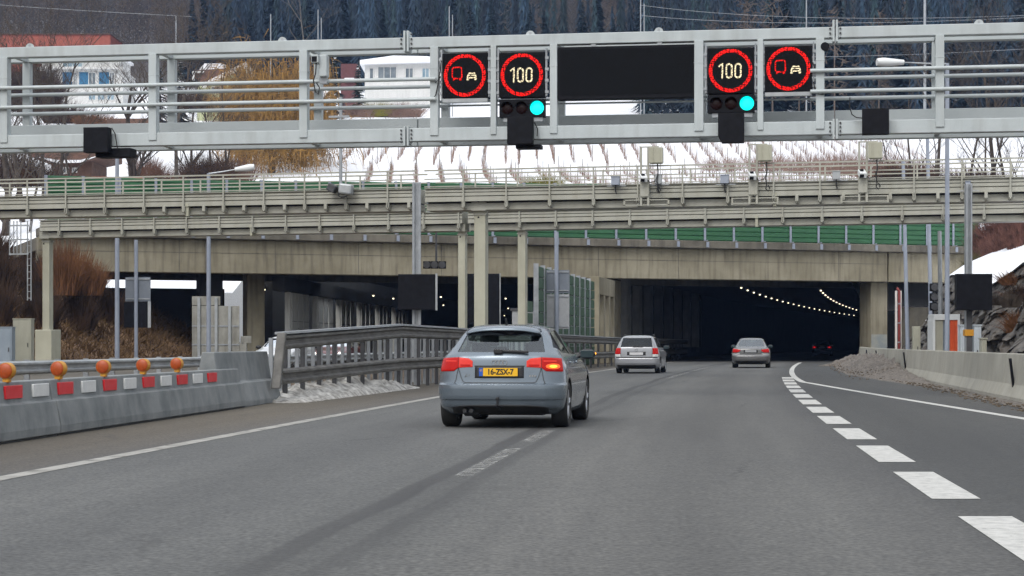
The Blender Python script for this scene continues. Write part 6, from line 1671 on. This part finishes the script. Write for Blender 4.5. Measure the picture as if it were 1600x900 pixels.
# the forest edge: firs one can tell apart in front of the mass
M['fir_edge'] = mat('haze_tinted_fir_needles', (.011, .028, .042), (.034, .070, .088), rough=.85, scale=.35)  # blue of the distant haze mixed into the needle colour
_f = M['fir']; M['fir'] = M['fir_edge']; rg = random.Random(55); proto = [fir(0, 300, h_, r_, 'dark fir in the front row of the forest on the hill', 60+i, 'firs at the forest edge', z0=0, snow=.0) for i, (h_, r_) in enumerate(((17, 3.4), (21, 3.8), (14, 3.0)))]
M['fir'] = _f; uu = 735; k = 0
spots_ = []
while uu < 1640:
    Y = (300 if uu > 1010 else 352)+rg.uniform(-8, 22); spots_.append((uu, Y)); uu += rg.uniform(17, 34)
uu = 300
while uu < 720:
    Y = 405+rg.uniform(-6, 25); spots_.append((uu, Y)); uu += rg.uniform(14, 26)
for uu, Y in spots_:
    x = at(uu, Y); p_ = proto[k % 3]; sc = rg.uniform(.8, 1.15)
    if k < 3: p_.location = (x, Y, T(x, Y)-.5); p_.scale = (sc,)*3
    else: dup(p_, (x, Y, T(x, Y)-.5), rg.uniform(0, 6), scale=(sc, sc, sc))
    k += 1
# shrubs: many thin upright stems
def shrub(x, Y, z0, wd, h, label, seed, m='twig', n=500, group='bare shrubs', dp=None, name='shrub', curve=.25, thick=1.0):
    rg = random.Random(seed); t = thing(name, label, 'shrub', (x, Y, z0), 0, group); v, f = [], []
    for k in range(n):
        a = rg.uniform(0, 2*PI); r = math.sqrt(rg.random()); bx, by = math.cos(a)*r*wd*.35, math.sin(a)*r*(dp or wd)*.35
        hh = h*rg.uniform(.45, 1)*(1-.35*r); tx, ty = bx*1.5+rg.gauss(0, curve*wd*.5), by*1.5+rg.gauss(0, curve*wd*.3); w_ = rg.uniform(.012, .03)*thick; o = len(v); mz = rg.uniform(.4, .6)
        v += [(bx-w_, by, 0), (bx+w_, by, 0), (bx+(tx-bx)*.35+w_*.7, by+(ty-by)*.35, hh*mz), (bx+(tx-bx)*.35-w_*.7, by+(ty-by)*.35, hh*mz), (tx, ty, hh)]; f += [(o, o+1, o+2, o+3), (o+3, o+2, o+4)]
        if rg.random() < .6:
            o = len(v); sx = rg.gauss(0, wd*.16); v += [(bx+(tx-bx)*.3-w_*.5, by, hh*mz*.8), (bx+(tx-bx)*.3+w_*.5, by, hh*mz*.8), (tx+sx, ty, hh*rg.uniform(.6, .95))]; f.append((o, o+1, o+2))
    mb = MB(); mb.v, mb.f, mb.m = v, f, [0]*len(f); part('stems', mb, M[m], t, fix=False); return t
M['brush'] = mat('dark_brown_brush', (.018, .010, .006), (.060, .030, .016), rough=.9, scale=.7)
M['brush_red'] = mat('rusty_brush', (.085, .035, .013), (.18, .078, .03), rough=.9, scale=.6)
M['brush_far'] = mat('pale_red_brown_brush', (.17, .10, .075), (.30, .20, .16), rough=.9, scale=.4)
M['brush_yellow'] = mat('yellow_green_brush', (.16, .15, .03), (.30, .27, .05), rough=.9, scale=.4)
rg = random.Random(9); k = 0
for Y in (84, 90, 96, 101, 106):
    for j in range(7):
        x = toe(Y)-4.0-j*1.7+rg.uniform(-.6, .6); y = Y+rg.uniform(-2, 2); sh_h = rg.uniform(2.2, 3.6)
        shrub(x, y, bankz(x, y)-.2, 2.6, sh_h, 'dark brown leafless shrub on the left bank', 400+k, 'brush', 420, 'dark shrubs on the left bank', thick=1.5); k += 1
for u, Y, h_, lab in ((112, 100, 3.8, 'rusty orange-brown shrub on the bank just right of the beige column top'), (95, 98, 3.6, 'rusty orange-brown shrub hugging the beige column'), (138, 104, 2.8, 'rusty orange-brown shrub where the bank meets the bridge')):
    x = at(u, Y); shrub(x, Y, H+(V0-462)/F*Y, 2.2, h_, lab, 500+int(u), 'brush_red', 420, 'rusty shrubs by the bridge end', thick=1.2)
# shrubs on the right slope
M['brush_dkred'] = mat('dark_red_brush', (.035, .014, .011), (.17, .075, .058), rough=.9, scale=2.5, contrast=(.38, .62)); M['brush_olive'] = mat('olive_brush', (.06, .05, .02), (.14, .12, .05), rough=.9, scale=.8)
for i, (u, v, Y, w_, h_, m, n) in enumerate(((1572, 380, 112, 4.5, 3.4, 'brush_dkred', 600), (1596, 372, 112, 4.5, 3.6, 'brush_dkred', 600), (1548, 392, 113, 3.2, 2.6, 'brush_dkred', 450), (1590, 395, 98, 3.0, 2.2, 'brush_dkred', 700), (1568, 402, 103, 2.6, 2.0, 'brush_dkred', 600), (1604, 385, 96, 2.4, 2.4, 'brush_dkred', 600), (1548, 412, 110, 2.4, 1.7, 'brush_olive', 500), (1532, 420, 114, 2.4, 1.5, 'brush_olive', 500), (1556, 395, 108, 2.0, 1.7, 'brush_dkred', 400))):
    shrub(at(u, Y), Y, H+(V0-v)/F*Y-.3, w_, h_, ('dark red leafless shrub above the snow at the right edge' if 'dk' in m else 'olive brown shrub between the bridge end and the snow slope'), 600+i, m, n, 'red shrubs on the right slope' if 'dk' in m else 'olive shrubs by the bridge')
for i, (u, v, Y, w_, h_) in enumerate(((1592, 462, 62, .9, .8), (1580, 470, 58, .7, .6), (1560, 468, 66, .8, .6))): shrub(at(u, Y), Y, H+(V0-v)/F*Y-.2, w_, h_, 'small black bare bush on top of the rock face', 650+i, 'bark', 200, 'small bushes on the rock face', thick=.7)
for i in range(16):
    rg2 = random.Random(i); Y = rg2.uniform(52, 86); s_ = rg2.uniform(.35, 1.0); p = rockpt((Y-44)/78, s_); shrub(p[0]-.1, p[1], p[2]-.15, 1.0, .75, 'tuft of dry brown growth hanging on the dark rock face', 670+i, 'brush_red' if i % 3 else 'brush', 170, 'dry tufts on the rock face', thick=.8, curve=.6)
# bushes around the houses and above the barrier
for i, (u, v, Y, w_, h_, m, n, lab) in enumerate((
    (45, 168, 300, 13, 10.5, 'brush', 1800, 'tall dark leafless hedge tree at the left of the shuttered house'), (100, 190, 280, 8, 4.5, 'brush', 700, 'dark leafless bush below the shuttered house'), (150, 196, 270, 7, 3, 'brush_red', 500, 'brown leafless bush below the shuttered house, right of the dark one'),
    (300, 165, 262, 8, 3.6, 'brush', 500, 'dark leafless bush below the gabled house'), (380, 175, 255, 8, 4, 'brush', 600, 'brown leafless bush under the eaves of the gabled house'), (590, 180, 300, 7, 3.2, 'brush_yellow', 600, 'yellow-green leafless bush below the hipped house'), (630, 182, 300, 8, 3.4, 'brush_far', 600, 'red-brown leafless bush below the hipped house'), (560, 182, 298, 6, 3.0, 'brush_far', 500, 'grey-brown leafless bush left of the yellow-green one'),
    (1565, 182, 320, 14, 7, 'brush_far', 900, 'wide red-brown thicket seen through the right end of the gantry'), (1500, 180, 325, 12, 4, 'brush_far', 700, 'low red-brown thicket seen through the gantry right of the lamp'), (850, 290, 165, 4, 1.9, 'brush_yellow', 300, 'ochre leafless bush behind the noise barrier below the blank board'), (1400, 285, 168, 5, 2.6, 'brush', 400, 'dark bush behind the noise barrier at the right'), (1440, 285, 168, 6, 2.4, 'brush', 400, 'dark bush behind the noise barrier left of the street lamp'), (1200, 262, 205, 6, 3.0, 'brush_far', 420, 'red-brown thicket on the snow below the right lane signal'), (1262, 265, 202, 7, 3.2, 'brush_far', 480, 'red-brown thicket on the snow left of the last toll antenna'), (1318, 268, 198, 7, 3.6, 'brush_far', 520, 'red-brown thicket on the snow just behind the last toll antenna'), (1370, 272, 195, 7, 3.6, 'brush_far', 520, 'red-brown thicket on the snow right of the last toll antenna'), (1420, 275, 190, 7, 3.4, 'twig', 420, 'darker red thicket on the snow left of the tall street lamp'), (1130, 262, 206, 6, 2.4, 'brush_far', 320, 'thin red-brown thicket on the snow between the toll antennas'),
    (315, 285, 188, 6, 4.6, 'brush', 520, 'tall dark thicket behind the left street lamp arm'), (362, 285, 192, 6, 4.4, 'twig', 520, 'red-brown thicket at the foot of the orange tree'), (20, 285, 172, 6, 5.4, 'brush', 600, 'tall dark thicket at the left picture edge above the toll rail'), (66, 285, 176, 4, 3.4, 'brush', 300, 'dark thicket at the left foot of the chalet'), (255, 285, 180, 5, 2.6, 'twig', 320, 'low red-brown thicket right of the broken trunk'),
    (180, 433, 132, 3, 1.6, 'brush_far', 260, 'red-brown bush glimpsed in the daylight gap under the bridge, left'), (262, 430, 136, 4, 1.5, 'brush_far', 260, 'red-brown bush glimpsed in the daylight gap under the bridge, middle'), (300, 426, 140, 3, 1.3, 'brush_far', 160, 'red-brown bush glimpsed in the daylight gap under the bridge, right'),
    (1520, 285, 168, 7, 2.2, 'brush', 500, 'dark bush behind the noise barrier right of the street lamp'), (230, 275, 185, 4, 3.2, 'twig', 400, 'red-brown bush between the chalet and the straight tree'), (330, 280, 175, 6, 3.4, 'brush', 500, 'dense dark bush behind the left street lamp'))):
    shrub(at(u, Y), Y, H+(V0-v)/F*Y-.3, w_, h_, lab, 700+i, m, n, 'leafless bushes on the slope', thick=2.2 if Y > 240 else .8 if m == 'brush_far' else 1.2)
# vineyard
rg = random.Random(31)
def vine(x0, y0, y1, slope, label, group, hgt=1.7, step=1.1, m='vine', seed=0):
    rg = random.Random(seed); zc = T(x0, y0); t = thing('vine_row', label, 'vines', (x0, y0, zc), 0, group); v, f = [], []
    y = y0
    while y < y1:
        if rg.random() < .12: y += step; continue
        x = x0+(y-y0)*slope+rg.gauss(0, .06); z = T(x, y)-.1
        for q in range(6):
            h = hgt*rg.uniform(.5, 1.1); w_ = rg.uniform(.010, .021); tx = rg.gauss(0, .20); ty = rg.gauss(0, .3); o = len(v); bx = rg.gauss(0, .05)
            v += [(x+bx-w_-x0, y-y0, z-zc), (x+bx+w_-x0, y-y0, z-zc), (x+tx-x0, y+ty-y0, z+h-zc)]; f.append((o, o+1, o+2))
        y += step*rg.uniform(.8, 1.2)
    mb = MB(); mb.v, mb.f, mb.m = v, f, [0]*len(f); part('stems', mb, M[m], t, fix=False)
    y = y0+rg.uniform(0, 2)
    while y < y1:
        x = x0+(y-y0)*slope; z = T(x, y)-zc; mb = MB(); mb.tube([(x-x0, y-y0, z-.2), (x-x0+rg.gauss(0, .04), y-y0, z+hgt*1.12)], .03, 4, cap=False); part('stake', mb, M['bark_grey'], t, fix=False); y += rg.uniform(6, 9)
M['vine'] = mat('vine_wood', (.17, .105, .08), (.30, .20, .16), rough=.9, scale=.5)
for k in range(34):
    x = -19+2.0*k+rg.uniform(-.3, .3); vine(x, 222+rg.uniform(-3, 3), 268, .0, 'row of bare brown vines running up the snowy field', 'vine rows on the upper snow field', seed=800+k)
for k in range(26):
    x = -14+2.6*k+rg.uniform(-.5, .5); vine(x, 176+rg.uniform(0, 4), 214, -.05, 'row of bare vines low on the snow just above the noise barrier', 'vine rows on the lower snow field', hgt=1.6, step=1.0, seed=840+k)
# masts and wires above the gantry
for i, (u, vt, Y, lab) in enumerate(((275, 25, 300, 'thin pale mast above the gantry, leftmost'), (423, 22, 300, 'thin pale mast above the gantry, second from the left'), (497, 15, 305, 'thin pale mast left of the wide bare tree'), (702, 10, 300, 'thin pale mast above the left lorry sign'), (1001, -8, 280, 'thin pale mast above the blank board'), (1260, -8, 280, 'thin pale mast above the right lorry sign'), (1445, -8, 260, 'thicker grey mast above the right end of the gantry'))):
    x = at(u, Y); zt = H+(V0-vt)/F*Y; t = thing('wire_mast', lab, 'mast', (x, Y, T(x, Y)-.5), 0, 'thin masts on the slope'); mb = MB()
    r = .11 if u != 1445 else .22
    mb.tube([(0, 0, 0), (0, 0, zt-T(x, Y)+.5)], [r, r*.8], 6); part('pole', mb, M['galv'], t, smooth=True)
    if i in (2, 3, 4): mb = MB(); mb.tube([(.5, 0, 0), (.5, 0, zt-T(x, Y)-.8)], [r*.8, r*.7], 6); part('strut', mb, M['galv'], t, smooth=True)
for i, (pts, lab) in enumerate((([(1000, 8), (1300, 28), (1700, 20)], 'thin power line crossing in front of the dark firs, upper'), ([(1000, 24), (1300, 36), (1700, 22)], 'thin power line crossing in front of the dark firs, lower'), ([(1150, 88), (1400, 86), (1700, 70)], 'thin power line seen through the gantry on the right'), ([(-60, 2), (60, 12), (300, 26)], 'thin power line at the upper left above the red building'))):
    mb = MB(); a, b, c = [P(u, v, 262) for u, v in pts]; mb.tube([(a*(1-q)**2+(b*2-(a+c)*.5)*2*q*(1-q)+c*q*q) for q in [k/14 for k in range(15)]], .022, 4); single('power_line', mb, M['galv'], lab, 'cable', 'power lines on the slope')
# ================================================================ forest on the hill (one mass)
def forest():
    rg = random.Random(77); V, Fc, Cc = [], [], []
    def add(vs_, fs, c):
        o = len(V); V.extend(vs_); Fc.extend([tuple(i+o for i in q) for q in fs]); Cc.extend([c]*len(vs_))
    def conif(x, y, z, h, r):
        b = rg.uniform(.4, 1.0)**1.0*(2.0 if rg.random() < .25 else 1.25); c = (.014*b, .030*b, .050*b, 1)  # foliage tinted blue in place of thicker haze
        if rg.random() < .3: c = (.019*b, .040*b, .048*b, 1)
        n = 24
        for l in range(n):
            q = l/n; zz = z+h*(.05+.95*q); rr = (r*(1-q)**.8+.10)*(1.12 if l % 3 == 0 else .80)*rg.uniform(.9, 1.1)
            for k in range(11):
                a = rg.uniform(PI*.9, 2.1*PI); r1 = rr*rg.uniform(.6, 1.15); wd = .13*r*(.4+.6*(1-q)); ca, sa = math.cos(a), math.sin(a)
                g = rg.uniform(.65, 1.45); cc = (c[0]*g, c[1]*g, c[2]*g, 1)
                add([(x-sa*wd+ca*r1*.2, y+ca*wd+sa*r1*.2, zz+h*.03), (x+sa*wd+ca*r1*.2, y-ca*wd+sa*r1*.2, zz+h*.03), (x+ca*r1, y+sa*r1, zz-h*.045)], [(0, 1, 2)], cc)
    def decid(x, y, z, h, r, tone):
        b = rg.uniform(.7, 1.3); c = [q*b for q in tone]
        wd = .13; add([(x-wd, y, z), (x+wd, y, z), (x+wd*.4, y, z+h*.9), (x-wd*.4, y, z+h*.9)], [(0, 1, 2, 3)], (c[0]*1.5, c[1]*1.5, c[2]*1.5, 1))
        for k in range(120):
            a = rg.uniform(0, 2*PI); zz = z+h*rg.uniform(.22, .97); r1 = r*rg.uniform(.1, 1)*math.sin(PI*min(1, max(.15, (zz-z)/h)))**.6; ln = h*rg.uniform(.05, .12); w_ = rg.uniform(.05, .12); x1, y1 = x+math.cos(a)*r1, y+math.sin(a)*r1; g = rg.uniform(.55, 1.5)
            tx, tz = rg.gauss(0, .75), rg.gauss(.35, .6); l2 = math.hypot(tx, tz)+1e-3; tx, tz = tx/l2, tz/l2
            add([(x1-tz*w_, y1, zz+tx*w_), (x1+tz*w_, y1, zz-tx*w_), (x1+tx*ln, y1, zz+tz*ln)], [(0, 1, 2)], (c[0]*g, c[1]*g, c[2]*g, 1))
    for row in range(33):
        Y = 284+row*9.5
        half = Y*(830/F)+4; x = -half
        while x < half:
            u = 800+F*x/Y; front = 352
            if u > 1000: front = 284
            if u < 250: front = 450
            elif u < 560: front = 400
            elif u < 720: front = 372
            y = Y+rg.uniform(-4, 4); xx = x+rg.uniform(-1.5, 1.5)
            if Y >= front:
                nz = mnoise.noise(Vector((xx*.022, Y*.016, 3))); brown = nz > .27 or (u < 330 and nz > -.25)
                if 1290 < u and Y < 400: brown = nz > .28
                z = T(xx, y)-.5
                if brown: decid(xx, y, z, rg.uniform(13, 20), rg.uniform(2.5, 4), (.075, .058, .047) if rg.random() < .6 else (.062, .058, .058))
                else: conif(xx, y, z, rg.uniform(17, 27), rg.uniform(2.4, 3.6))
            x += rg.uniform(3.2, 5.4)
    me = bpy.data.meshes.new('forest'); me.from_pydata(V, [], Fc); ca = me.color_attributes.new('tint', 'FLOAT_COLOR', 'POINT'); ca.data.foreach_set('color', [q for c in Cc for q in c])
    m = mat('forest_foliage', (1, 1, 1), (.7, .7, .7), rough=.9, scale=.2, attr='tint'); me.materials.append(m)
    o = bpy.data.objects.new('forest', me); COL.objects.link(o); o['kind'] = 'stuff'
    print('forest faces', len(Fc))
forest()
# ================================================================ haze
HAZE = .00014
if HAZE:
    mb = MB(); mb.lb(-420, 420, -18, 1390, -1.2, 420); m = bpy.data.materials.new('valley_haze'); t, N, L = nt(m); N.clear()
    o = N.new('ShaderNodeOutputMaterial'); v = N.new('ShaderNodeVolumePrincipled'); v.inputs['Color'].default_value = (.34, .54, 1.0, 1); v.inputs['Density'].default_value = HAZE; v.inputs['Anisotropy'].default_value = .0
    L.new(v.outputs[0], o.inputs['Volume']); struct('haze', mb, m, 'stuff')
